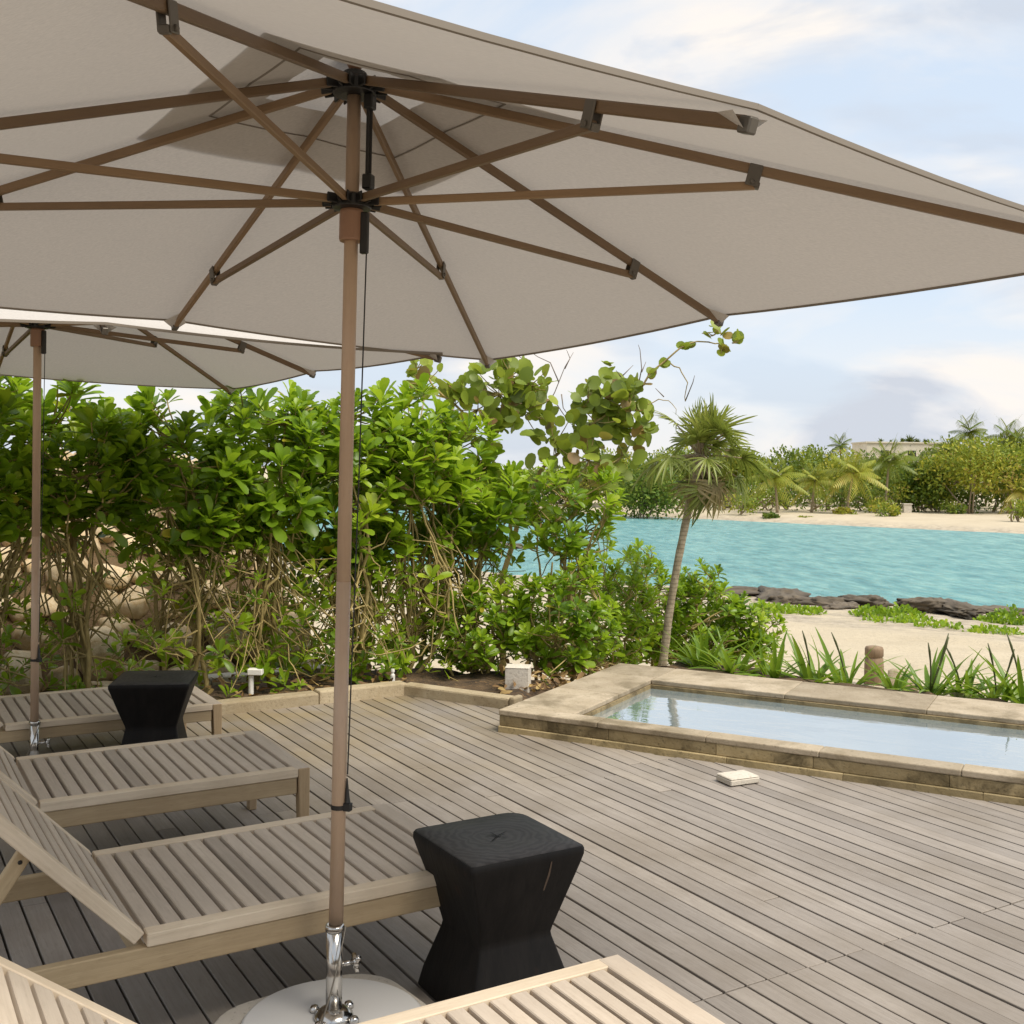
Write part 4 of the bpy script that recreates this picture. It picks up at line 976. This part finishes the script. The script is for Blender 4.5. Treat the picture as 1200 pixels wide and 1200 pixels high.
# the outermost shrub leaning over the water view
c = at(668, 700, 8.6); shrub('hedge_shrub', Vector((c.x, c.y, -0.05)), 1.63, .36, .36, .72, 62, 'right-hand end shrub of the tall hedge leaning out over the water', 131, size=0.125, low=10, group=HG, bare=6, stems=4)
LG_ = 'dense low sea lettuce bushes beside the pool'
for i, (px, py, Y, top, rx, ry, n, lab) in enumerate((
        (560, 800, 7.9, 0.62, .40, .36, 90, 'low dark bush under the tangled stems beside the deck corner'),
        (655, 800, 7.9, 0.74, .42, .40, 130, 'dense low bush right behind the small utility box'),
        (700, 790, 9.2, 0.80, .50, .44, 150, 'dense low bush left of the fan palm trunk'),
        (760, 790, 9.8, 0.66, .48, .40, 140, 'dense low bush crossed by the fan palm trunk'),
        (826, 800, 9.8, 0.50, .42, .40, 130, 'dense low bush right of the fan palm trunk, behind the spiky leaves'),
        (868, 806, 10.0, 0.36, .36, .40, 90, 'lowest rounded bush tapering towards the sand path'))):
    Y *= 1.035; p = at(px, py, Y); zb = -0.05 if Y < 8.9 else -0.35
    shrub('low_bush', Vector((p.x, p.y, zb)), top + .06, rx, ry, 0.10, n, lab, 200 + i, size=0.105, low=10, group=LG_, bare=4, stems=5, tone=0.5, shell=0.35)

# ------------------------------------------------------------------ sea grape behind the hedge
def sea_grape():
    rg = np.random.default_rng(77); Y0 = 9.0
    b = at(560, 760, Y0); root = thing('sea_grape_tree', 'sea grape tree with round olive leaves and bare twigs rising above the hedge', 'tree', (b.x, b.y, -0.25))
    P = lambda x, y, d=0.0: np.array(at(x, y, Y0 + d)) - np.array([b.x, b.y, -0.25])
    wd = MB(); lb = LB()
    def limb(pts, r0, r1, n=14):
        pts = np.array(pts); t = np.linspace(0, 1, len(pts)); tt = np.linspace(0, 1, n)
        c = np.stack([np.interp(tt, t, pts[:, i]) for i in range(3)], 1); c[1:-1] += rg.normal(0, .012, (n - 2, 3))
        wd.tube(c, np.linspace(r0, r1, n), 7, rg.random()); return c
    limb([P(556, 800), P(560, 700, .1), P(566, 600), P(575, 520), P(590, 470)], .034, .014)
    limb([P(590, 800, .2), P(585, 690, .2), P(610, 600, .3), P(640, 545, .2), P(690, 500)], .030, .011)
    limb([P(600, 640, .2), P(590, 560, .1), P(545, 490), P(500, 440)], .018, .008)
    br = limb([P(690, 500), P(742, 462), P(765, 436), P(788, 416), P(802, 403), P(828, 402), P(846, 402)], .010, .005)
    limb([P(782, 423), P(797, 432), P(806, 452), P(803, 470)], .006, .003, 8)
    limb([P(750, 474), P(778, 465), P(788, 472), P(792, 486)], .005, .002, 8)
    # bare twigs against the sky
    tw = MB()
    for pts in ([(632, 492), (650, 460), (662, 430), (672, 413)], [(655, 448), (645, 425), (630, 418), (612, 405)], [(650, 470), (660, 485), (672, 500)], [(640, 480), (652, 500)], [(662, 432), (668, 420), (664, 410)],
                [(658, 462), (660, 478), (668, 490)], [(748, 452), (752, 432), (750, 410), (748, 404)], [(752, 436), (757, 424)], [(730, 440), (742, 428)], [(728, 442), (722, 434)], [(803, 470), (812, 448), (814, 440)], [(778, 465), (768, 455)], [(620, 430), (612, 420), (605, 416)]):
        c = [P(x, y, .05 * rg.normal()) for x, y in pts]; tw.tube(c, np.linspace(.0055, .002, len(c)), 5, rg.random())
    # leaf clusters: (px, py, radius px, n, depth spread)
    cl = [(585, 462, 44, 66, .30), (560, 480, 40, 46, .3), (612, 480, 36, 44, .3), (620, 452, 28, 26, .2), (600, 440, 26, 22, .2), (500, 446, 22, 18, .2), (488, 432, 12, 7, .1), (540, 468, 22, 16, .2),
          (712, 468, 30, 44, .25), (735, 480, 28, 34, .25), (700, 495, 30, 38, .3), (742, 505, 22, 20, .2), (728, 452, 22, 20, .2), (690, 470, 18, 12, .2), (716, 428, 6, 3, .05),
          (690, 540, 40, 44, .35), (650, 520, 34, 34, .3), (728, 535, 26, 20, .3), (750, 447, 8, 4, .1), (762, 440, 7, 4, .05), (778, 428, 5, 3, .05), (800, 402, 5, 3, .05), (812, 404, 4, 2, .05), (838, 392, 12, 8, .08), (858, 402, 10, 6, .08), (846, 408, 7, 5, .05),
          (640, 600, 26, 12, .3), (560, 540, 30, 18, .3)]
    for x, y, r, n, d in cl:
        ctr = P(x, y); k = Y0 / F_PX
        a = rg.uniform(0, 6.28, n); q = np.sqrt(rg.random(n)) * r * k
        off = np.stack([np.cos(a) * q, rg.normal(0, d * .5, n), np.sin(a) * q], 1); pos = ctr + off
        for p in pos[::3]: wd.tube(curve(ctr, p, (0, 0, -.02), 4), [.006, .005, .004, .003], 5, rg.random(), cap=False)
        sz = rg.uniform(.075, .145, n) * (0.8 if r < 13 else 1.0)
        D = norm(off / (r * k) * 0.7 + rg.normal(0, .7, (n, 3)) + np.array([0, 0, .25]))
        Un = norm(np.array([0.1, -0.6, 0.65]) + rg.normal(0, .55, (n, 3)))
        lb.add(leaves(pos - D * sz[:, None] * .4, D, Un, sz, sz * rg.uniform(.9, 1.08, n), np.clip(np.where(rg.random(n) < .09, rg.uniform(.92, 1, n), rg.normal(.5, .2, n)), 0, 1), ROUND, rg.normal(0, .12, n), 0.10))
    lb.build('foliage', M['grape'], root); wd.build('trunk', M['stem'], root, smooth=True); tw.build('bare_twigs', M['twig'], root, smooth=True)
sea_grape()

# ------------------------------------------------------------------ fan palm on the bank
def fan_palm():
    rg = np.random.default_rng(14); Y0 = 9.0; zg = -0.04
    b = at(774, 796, Y0); root = thing('fan_palm', 'slim leaning fan palm with a shaggy crown standing behind the pool', 'palm tree', (b.x, b.y, zg))
    P = lambda x, y, d=0.0: np.array(at(x, y, Y0 + d)) - np.array([b.x, b.y, zg])
    tr = MB(); pts = np.array([P(772, 806), P(778, 770), P(784, 720), P(793, 665), P(804, 610), P(812, 572), P(820, 532)]); t = np.linspace(0, 1, len(pts)); tt = np.linspace(0, 1, 26)
    c = np.stack([np.interp(tt, t, pts[:, i]) for i in range(3)], 1)
    rad = np.interp(tt, [0, .4, .78, .88, 1], [.036, .031, .032, .048, .042]) * (1 + .05 * np.sin(np.arange(26) * 2.4)); tr.tube(c, rad, 14); tr.build('trunk', M['trunk'], root, smooth=True)
    lb = LB(); pet = MB(); heart = P(820, 534)
    def fan(dirv, plen, rad, tone, droop, nseg=20, spread=2.35):
        d = np.array(dirv, float); d /= np.linalg.norm(d)
        tip = heart + d * plen + np.array([0, 0, -plen * droop * 0.35])
        pet.tube(curve(heart, tip, (0, 0, .05 * plen), 5), [.012, .010, .008, .006, .005], 6, 0.8)
        ax = norm((tip - heart)[None])[0]; ax[2] -= droop * 0.5; ax /= np.linalg.norm(ax)
        upv = np.array([0, 0, 1.0]) if abs(ax[2]) < .9 else np.array([d[0], d[1], .3]); s = np.cross(ax, upv); s /= np.linalg.norm(s); nrm = np.cross(s, ax)
        roll = rg.normal(0, .5); s, nrm = s * math.cos(roll) + nrm * math.sin(roll), nrm * math.cos(roll) - s * math.sin(roll)
        a = np.linspace(-spread, spread, nseg) + rg.normal(0, .03, nseg)
        a = a + rg.normal(0, .07, nseg)
        D = ax[None] * np.cos(a * .72)[:, None] + s[None] * np.sin(a * .72)[:, None] + nrm[None] * (0.18 * np.abs(a))[:, None] * 0.4
        L = rad * (1 - 0.10 * np.abs(a)) * rg.uniform(.66, 1.12, nseg)
        lb.add(leaves(np.repeat(tip[None], nseg, 0), D, np.repeat(nrm[None], nseg, 0) + rg.normal(0, .2, (nseg, 3)), L, L * .072, np.clip(tone + rg.normal(0, .09, nseg), 0.0, 1), ([0, .25, .5, .75, .9, 1], [.4, 1, 1, .8, .5, .08]), -0.06 - droop * .34 - rg.uniform(0, .22, nseg), .25))
    n = 36
    for i in range(n):
        f = i / (n - 1); az = i * 2.39996; el = R(82) - f * R(100) + rg.normal(0, .12)
        dv = (math.cos(az) * math.cos(el) * .75 + .26, math.sin(az) * math.cos(el) * .8, math.sin(el) + .16)
        fan(dv, rg.uniform(.14, .40), rg.uniform(.20, .36), 0.86 - 0.22 * f + rg.normal(0, .08), 0.1 + 0.9 * f)
    for i in range(10):                                         # older leaves hanging down along the trunk
        az = rg.uniform(0, 6.28); fan((math.cos(az) * .7, math.sin(az) * .7, -.55 - .5 * rg.random()), rg.uniform(.12, .24), rg.uniform(.22, .30), rg.choice([.05, .10, .16, .2, .45]), 1.3, 20)
    fan((.12, -.5, -1), .2, .30, .62, 1.3, 26)
    lb.build('crown', M['palm'], root); pet.build('petioles', M['far_trunk'], root, smooth=True)
fan_palm()

# ------------------------------------------------------------------ strap-leaved plants behind the pool
M['spike'] = mat('dark_green_spike', 0.5, (0.075, 0.085, 0.025))[0]
def strap_plants():
    G = 'strap-leaved plants along the back of the pool'
    rows = [(822, 798, 8.3, .42, 26, 'spider lily tuft of upright leaves right of the fan palm trunk', .55, 0), (858, 806, 8.1, .48, 30, 'full spider lily tuft in front of the low bush', .6, 0), (905, 806, 7.9, .40, 24, 'spider lily tuft at the tapering end of the low bushes', .55, 0),
            (950, 812, 7.8, .42, 22, 'spider lily tuft left of the wooden bollard', .5, 1), (992, 816, 7.7, .44, 16, 'arching spider lily reaching towards the wooden bollard', .45, 1), (1048, 822, 7.6, .36, 14, 'low sparse spider lily below the grey stone', .5, 0),
            (1090, 824, 7.45, .46, 26, 'tall spider lily with dark upright spikes', .45, 3), (1128, 826, 7.4, .42, 22, 'spider lily with wide bent leaves beside the tall spiked one', .45, 1), (1168, 832, 7.2, .44, 18, 'sprawling spider lily with crossing leaves near the right edge', .45, 2), (1200, 830, 7.1, .50, 20, 'spider lily cut by the right edge', .5, 2)]
    for i, (px, py, Y, L, n, lab, tn, spikes) in enumerate(rows):
        n = int(n * 1.25); L *= 0.95; Y *= 1.03
        rg = np.random.default_rng(300 + i); p = at(px, py, Y); root = thing('strap_plant', lab, 'plant', (p.x, p.y, -0.02), 0, G)
        az = rg.uniform(0, 6.28, n); el = R(80) - rg.random(n) ** .7 * R(62)
        D = np.stack([np.cos(az) * np.cos(el), np.sin(az) * np.cos(el), np.sin(el)], 1); ln = L * rg.uniform(.65, 1.15, n)
        P0 = np.stack([np.cos(az) * .03, np.sin(az) * .03, np.zeros(n) - .03], 1) + rg.normal(0, .02, (n, 3)) * [1, 1, 0]
        lb = LB(); lb.add(leaves(P0, D, np.array([0, 0, 1.0]) + rg.normal(0, .15, (n, 3)), ln, rg.uniform(.026, .044, n), np.clip(rg.normal(tn, .17, n), 0, 1), STRAP, -rg.uniform(.05, .55, n), .22))
        lb.build('leaf_tuft', M['strap'], root)
        if spikes:
            sb = MB()
            for k in range(spikes):
                a = rg.uniform(0, 6.28); t_ = Vector((math.cos(a) * .12, math.sin(a) * .08, L * rg.uniform(.80, 1.0))); sb.tube(curve((0, 0, 0), t_, (.02, 0, .03), 6), [.006, .006, .006, .006, .008, .003], 6, .1)
            sb.build('spike', M['spike'], root, smooth=True)
strap_plants()
GREY = [rock_mesh(i + 50, 3, 0.75) for i in range(3)]
for me in GREY: me.materials.append(M['kerb'])
for px, py, Y, s, lab in ((1056, 792, 9.8, .16, 'grey stone lying beside the wooden bollard'), (965, 798, 9.6, .11, 'small pale stone left of the wooden bollard among the leaves'), (1135, 806, 9.3, .15, 'brown-grey stone behind the spiked plant at the sand path edge'), (1012, 803, 9.5, .08, 'little stone at the foot of the wooden bollard')):
    Y *= 1.05; p = at(px, py, Y); z = float(ground_z(np.array(p.x), np.array(p.y))); put_rock('path_stone', GREY[int(px) % 3], (p.x, p.y, max(z, p.z - .05)), (s * 1.2, s, s), (.1, .2, px), lab, 'stone')

# ------------------------------------------------------------------ near shore: dark rock ledges and green patches
ROCKS = [rock_mesh(i + 70, 4, 0.55, 0.75) for i in range(4)]
for me in ROCKS: me.materials.append(M['shore_rock'])
for i, (px, py, Y, sx, sy, sz, lab) in enumerate((
        (856, 696, 33.0, 1.35, .8, .34, 'flat dark rock ledge starting the shore left of the others'), (915, 701, 31.5, 1.3, .9, .50, 'largest dark rock ledge along the near shore'), (965, 709, 29.8, 1.0, .7, .34, 'jagged dark rock at the water right of the largest ledge'),
        (985, 713, 28.6, .55, .5, .24, 'small dark rock in front of the jagged one'), (1012, 706, 29.5, .7, .55, .36, 'rounded dark rock standing at the water edge'), (1085, 708, 29.0, .62, .5, .34, 'domed dark rock behind the middle green patch'), (1125, 713, 28.6, 1.15, .6, .24, 'long low dark rock on the shore near the right edge'), (1170, 716, 28.0, .7, .5, .18, 'low dark rock next to the right-hand green patch'),
        (470, 634, 46.0, 2.3, 1.2, .42, 'brown rock shelf in the water seen through the hedge stems'), (560, 630, 45.0, 1.9, 1.0, .40, 'brown rock seen between the sea grape trunks'), (420, 640, 44.0, 1.6, 1.0, .40, 'brown rock in the water beside the near parasol pole'))):
    Y *= 1.05 if i < 8 else 1.33; p = at(px, py, Y); put_rock('shore_rock', ROCKS[i % 4], (p.x, p.y, p.z if i < 8 else WATER_Z + .05), (sx * (1.7 if i < 8 else 2.2), sy * 1.1, sz * (1.45 if i < 8 else 1.2)), (0, 0, i * 1.3), lab, 'rock')
def ground_patch(px, py, Y, rx, ry, h, n, lab, seed, tone=.5):
    Y *= 1.04; rx *= 1.1; rg = np.random.default_rng(seed); p = at(px, py, Y); root = tag(None or bpy.data.objects.new('beach_plant', None), lab, 'plant', 'green plants on the near shore'); COL.objects.link(root)
    z0 = float(ground_z(np.array(p.x), np.array(p.y))); root.location = (p.x, p.y, z0)
    a = rg.uniform(0, 6.28, n); q = np.sqrt(rg.random(n)); hx = np.cos(a) * q * rx; hy = np.sin(a) * q * ry
    cl = 0.5 + 0.5 * np.sin(hx * 5 + seed) * np.sin(hy * 4 + 1)
    hz = h * (1 - q ** 2) * rg.random(n) * (.35 + .65 * cl)
    lb = LB(); D = norm(rg.normal(0, .6, (n, 3)) + [0, 0, .8])
    L = rg.uniform(.08, .16, n); n_ = 0; lb.add(leaves(np.stack([hx, hy, hz], 1), D, rg.normal(0, 1, (n, 3)) + [0, -.5, .6], L, L * .5, np.clip(rg.normal(tone, .17, n), 0, .95), SPAT, -.1))
    lb.build('leaves', M['leaf'], root)
for i, a in enumerate(((925, 716, 26.2, .80, .6, .20, 420, 'low green patch in front of the largest dark ledge', .55), (1040, 716, 26.6, .80, .6, .36, 480, 'taller green bushy patch in the middle of the near shore', .45), (1058, 726, 24.6, .9, .5, .14, 260, 'thin green creeper patch below the bushy one', .55), (1180, 712, 26.4, .65, .6, .42, 480, 'dark green bush on the near shore at the right edge', .3), (1165, 734, 22.8, .55, .4, .12, 150, 'creeping green patch at the far right of the sand', .55), (1100, 734, 23.4, .5, .3, .08, 90, 'wispy green creeper on the bare rock crust', .5))):
    ground_patch(*a[:8], 400 + i, a[8])

# ------------------------------------------------------------------ far bank: trees, palms, bushes, building
def far_tree(px, py_base, py_top, Y, w_px, label, seed, tone=.45, trunk=True, name='tree', cat='tree', group='trees on the far bank', n=900, dome=2.2, ls=.30):
    Y *= 1.3; ls *= 1.3
    rg = np.random.default_rng(seed); p = at(px, py_base, Y); zb = float(ground_z(np.array(p.x), np.array(p.y))) - .1
    H = at(px, py_top, Y).z - zb; rx = w_px * Y / F_PX / 2
    root = thing(name, label, cat, (p.x, p.y, zb), 0, group); lo = H * (.20 if trunk else .02)
    # several uneven lobes
    k = 9; lobes = np.stack([rg.uniform(-.62, .62, k) * rx, rg.uniform(-.6, .6, k) * rx, lo + (H - lo) * rg.uniform(.22, .80, k)], 1)
    lobes[0] = (0, 0, lo + (H - lo) * .74)
    lr = rg.uniform(.34, .52, k) * min(rx * 1.25, (H - lo) * .9)
    w = rg.integers(0, k, n); d = norm(rg.normal(size=(n, 3))); r = rg.random(n) ** .38
    pos = lobes[w] + d * (lr[w] * r)[:, None] * np.array([1.15, 1.15, .95]); pos[:, 2] = np.clip(pos[:, 2], .05, H * 1.04)
    tn = np.clip(tone + rg.normal(0, .10, k)[w] + rg.normal(0, .10, n), 0, 1)
    lb = LB(); L = ls * rg.uniform(.6, 1.3, n)
    D = norm(d + rg.normal(0, .8, (n, 3)) + [0, 0, .2])
    lb.add(leaves(pos, D, d + rg.normal(0, .6, (n, 3)) + [0, 0, .4], L, L * .55, tn, LEAF3, -.1)); lb.build('crown', M['far_leaf'], root)
    tk = MB(); m_ = max(1, int(rg.integers(2, 4)))
    for i in range(m_):
        b0 = np.array([rg.normal(0, .25), rg.normal(0, .15), 0]); tp = lobes[rg.integers(k)]
        tk.tube(curve(b0, tp, (rg.normal(0, .3), 0, 0), 7), np.linspace(.09, .04, 7), 6, .5)
        for j in range(2): tk.tube(curve(b0 * .4 + tp * .6, lobes[rg.integers(k)], (0, 0, 0), 4), [.05, .04, .03, .02], 5, .5)
    tk.build('trunk', M['far_trunk'], root, smooth=True)
    return root
far = [  # px, base, top, Y, width px, label, tone, trunk
    (757, 606, 531, 73.5, 96, 'round dark green mangrove bush at the water left of the fan palm', .42, False), (712, 596, 528, 84, 60, 'yellow-green tree left of the round mangrove on the far bank', .62, True),
    (690, 590, 545, 88, 60, 'small olive tree at the left end of the far bank', .5, True), (800, 600, 522, 82, 56, 'olive tree directly behind the fan palm crown', .45, True), (855, 602, 524, 84, 60, 'brownish tree right behind the fan palm', .66, True),
    (1137, 606, 520, 78, 96, 'big round yellow-green tree under the tallest palms', .74, True), (1097, 606, 545, 80, 56, 'mid green tree left of the big yellow-green tree', .42, True), (1068, 606, 548, 82, 52, 'dark green tree below the pale building', .34, True),
    (1182, 606, 520, 80, 70, 'leafy green tree near the right edge of the far bank', .5, True), (1220, 606, 515, 82, 70, 'green tree cut by the right edge of the far bank', .45, True)]
for i, (px, b, t, Y, w, lab, tn, tk) in enumerate(far): far_tree(px, b, t, Y, w, lab, 500 + i, tn, tk, n=4200 if i in (0, 5) else 2600, ls=.25)
wl = 'tree of the dense wood line along the far bank'
for i, (px, t, w) in enumerate(((655, 548, 70), (620, 552, 70), (575, 556, 70), (530, 556, 70), (485, 556, 70), (440, 556, 70), (735, 540, 60), (780, 530, 60), (825, 528, 60), (880, 530, 62), (918, 527, 62), (955, 526, 62), (990, 528, 60), (1022, 530, 60), (1052, 534, 60), (1085, 532, 56), (1120, 515, 60), (1155, 512, 60), (1190, 510, 60), (1230, 508, 70), (1270, 508, 70), (390, 558, 70), (340, 560, 70))):
    far_tree(px, 598, t, 90 + (i % 3) * 4, w * 1.25, wl, 540 + i, [.36, .46, .58, .40, .50][i % 5], False, n=2300, ls=.32, group='wood line behind the far bank')
rowb = 'shaded undergrowth bush at the foot of the far wood line'
for i, px in enumerate(range(850, 1262, 24)):
    far_tree(px, 602, 566, 80 + (i % 2) * 2, 46, rowb, 600 + i, .22 + .16 * (i % 3), False, 'bush', 'bush', 'undergrowth at the foot of the far trees', n=420, ls=.24)
for px, b, t, Y, w, lab, tn, s in ((1037, 622, 592, 72, 40, 'small open bush on the sand bank at the water', .62, 1), (1030, 606, 584, 78, 46, 'olive bush at the back of the sand bank below a palm', .6, 2), (1192, 625, 588, 66, 50, 'yellow-green bush at the water on the right of the sand bank', .6, 3), (868, 610, 582, 74, 46, 'low yellowish bush at the left end of the sand bank', .66, 4), (990, 612, 596, 75, 34, 'dry brownish shrub on the sand bank', .86, 5), (1118, 606, 590, 77, 30, 'bright green small bush at the back of the sand bank', .5, 6), (905, 616, 603, 71.5, 30, 'dark low bush at the waterline of the sand bank', .3, 7), (945, 618, 608, 71, 26, 'flat dry bush at the waterline', .7, 8)):
    far_tree(px, b, t, Y, w, lab, 700 + s, tn, False, 'bush', 'bush', 'bushes on the sand bank', n=420, ls=.20)

def frond(lb, base, az, el, L, droop, tone, rg, nl=15, wid=.34):
    d = np.array([math.cos(az) * math.cos(el), math.sin(az) * math.cos(el), math.sin(el)]); t = np.linspace(0.10, 1, nl)
    P = base + d * L * t[:, None] + np.array([0, 0, -1.0]) * (droop * L * t ** 2)[:, None]
    T = norm(np.gradient(P, axis=0)); S = norm(np.cross(T, np.repeat([[0, 0, 1.0]], nl, 0))); ln = L * wid * np.sin(np.pi * np.clip(.12 + .86 * t, 0, 1)) ** .6
    for sg in (-1, 1):
        D = S * sg + T * .55 + np.array([0, 0, -.45]); lb.add(leaves(P, D, np.repeat([[0, 0, 1.0]], nl, 0), ln * rg.uniform(.85, 1.1, nl), L * .045, np.clip(tone + rg.normal(0, .06, nl), 0, 1), LEAF3, -.3, .1))
    lb.add(leaves(P[:1], T[:1] * 1.0, np.array([[0, 0, 1.0]]), L * .95, .05, tone + .2, LEAF3, -droop, .1))
def coconut(px, py_crown, py_base, Y, r_px, label, seed, tone, lean=0, nf=18):
    Y *= 1.3
    rg = np.random.default_rng(seed); b = at(px + lean, py_base, Y); zb = float(ground_z(np.array(b.x), np.array(b.y))) - .05
    c = at(px, py_crown, Y); L = r_px * 0.98 * Y / F_PX; root = thing('coconut_palm', label, 'palm tree', (b.x, b.y, zb), 0, 'coconut palms on the far bank')
    hd = np.array([c.x - b.x, 0, c.z - zb]); tk = MB(); tk.tube(curve((0, 0, 0), hd, (lean * .01, 0, -.05), 8), np.linspace(.15, .085, 8), 8, .5); tk.build('trunk', M['far_trunk'], root, smooth=True)
    lb = LB()
    for i in range(nf):
        f = i / nf; frond(lb, hd, i * 2.39996 + rg.normal(0, .2), R(78) - f * R(105), L * rg.uniform(.85, 1.15), .25 + .35 * f, tone + .18 * f + rg.normal(0, .05), rg)
    lb.build('crown', M['coco'], root)
for i, a in enumerate(((908, 560, 602, 76, 40, 'full yellow-green coconut palm nearest the fan palm on the far bank', .62, 3), (955, 563, 604, 77, 30, 'smaller yellowish coconut palm left of the brightest one', .70, -4), (1000, 554, 605, 76, 42, 'brightest yellow coconut palm in the middle of the sand bank', .74, -8),
                       (1042, 540, 604, 79, 36, 'dark green coconut palm with a thick trunk left of the pale building', .34, -5), (1136, 506, 604, 84, 30, 'tallest dark coconut palm sticking up above the far trees', .22, 2), (1182, 512, 604, 85, 32, 'windswept dark coconut palm beside the tallest one', .24, 5), (1198, 520, 604, 83, 30, 'dark coconut palm at the right edge above the trees', .26, -3), (1196, 576, 610, 78, 28, 'low yellow coconut palm at the right edge of the sand bank', .78, 2),
                       (1076, 545, 604, 83, 26, 'dark coconut palm in front of the pale building', .28, 0), (985, 522, 604, 93, 20, 'small palm top poking above the wood line', .25, 0), (1112, 530, 604, 85, 26, 'dark drooping palm right of the pale building', .26, 0))):
    coconut(*a[:6], 800 + i, a[6], a[7])
def building():
    Y = 138; a = at(1016, 519, Y); b = at(1112, 519, Y); zb = -1.4; t = thing('building', 'pale flat-roofed building half hidden behind the far trees', 'building', ((a.x + b.x) / 2, Y, zb))
    w = (b.x - a.x); h = a.z - zb; mb = MB(); mb.box((-w / 2, 0, 0), (w / 2, 6, h)); mb.build('wall', M['render_wall'], t)
    mb = MB(); mb.box((-w / 2 - .15, -.15, h + .003), (w / 2 + .15, 6.15, h + .18)); mb.build('parapet', M['render_wall'], t)
    for x in (-w * .28, w * .05, w * .33):
        m = MB(); m.box((x - .5, -.04, h - 2.2), (x + .5, 0.0 - .003, h - .9)); m.build('window', M['dark_metal'], t)
    rg = np.random.default_rng(9)
    for cx, hh, n in ((-3.2, .45, 30), (-2.0, .3, 30), (-.5, .5, 60), (.4, .9, 90), (1.3, .5, 50), (2.4, .45, 40)):
        xs = cx + rg.normal(0, .28, n); hz = h + .2 + rg.random(n) * hh
        lb = LB(); lb.add(leaves(np.stack([cx + rg.normal(0, .03, n), .5 + rg.normal(0, .03, n), np.full(n, h + .2)], 1), rg.normal(0, .7, (n, 3)) + [0, 0, .8], rg.normal(0, 1, (n, 3)), hh * rg.uniform(.6, 1.3, n), .12, .05, LEAF3)); lb.build('roof_plant', M['far_leaf'], t)
building()
p = at(1063, 604, 102); z = float(ground_z(np.array(p.x), np.array(p.y))); mb = MB(); mb.box((p.x - .36, p.y - .2, z - .1), (p.x + .36, p.y + .2, z + .75), .8); mb.box((p.x - .42, p.y - .26, z + .752), (p.x + .42, p.y + .26, z + .86), .8)
tag(mb.build('stone_pillar', M['block'], bevel=.02), 'short pale stone pillar at the back of the sand bank', 'pillar')
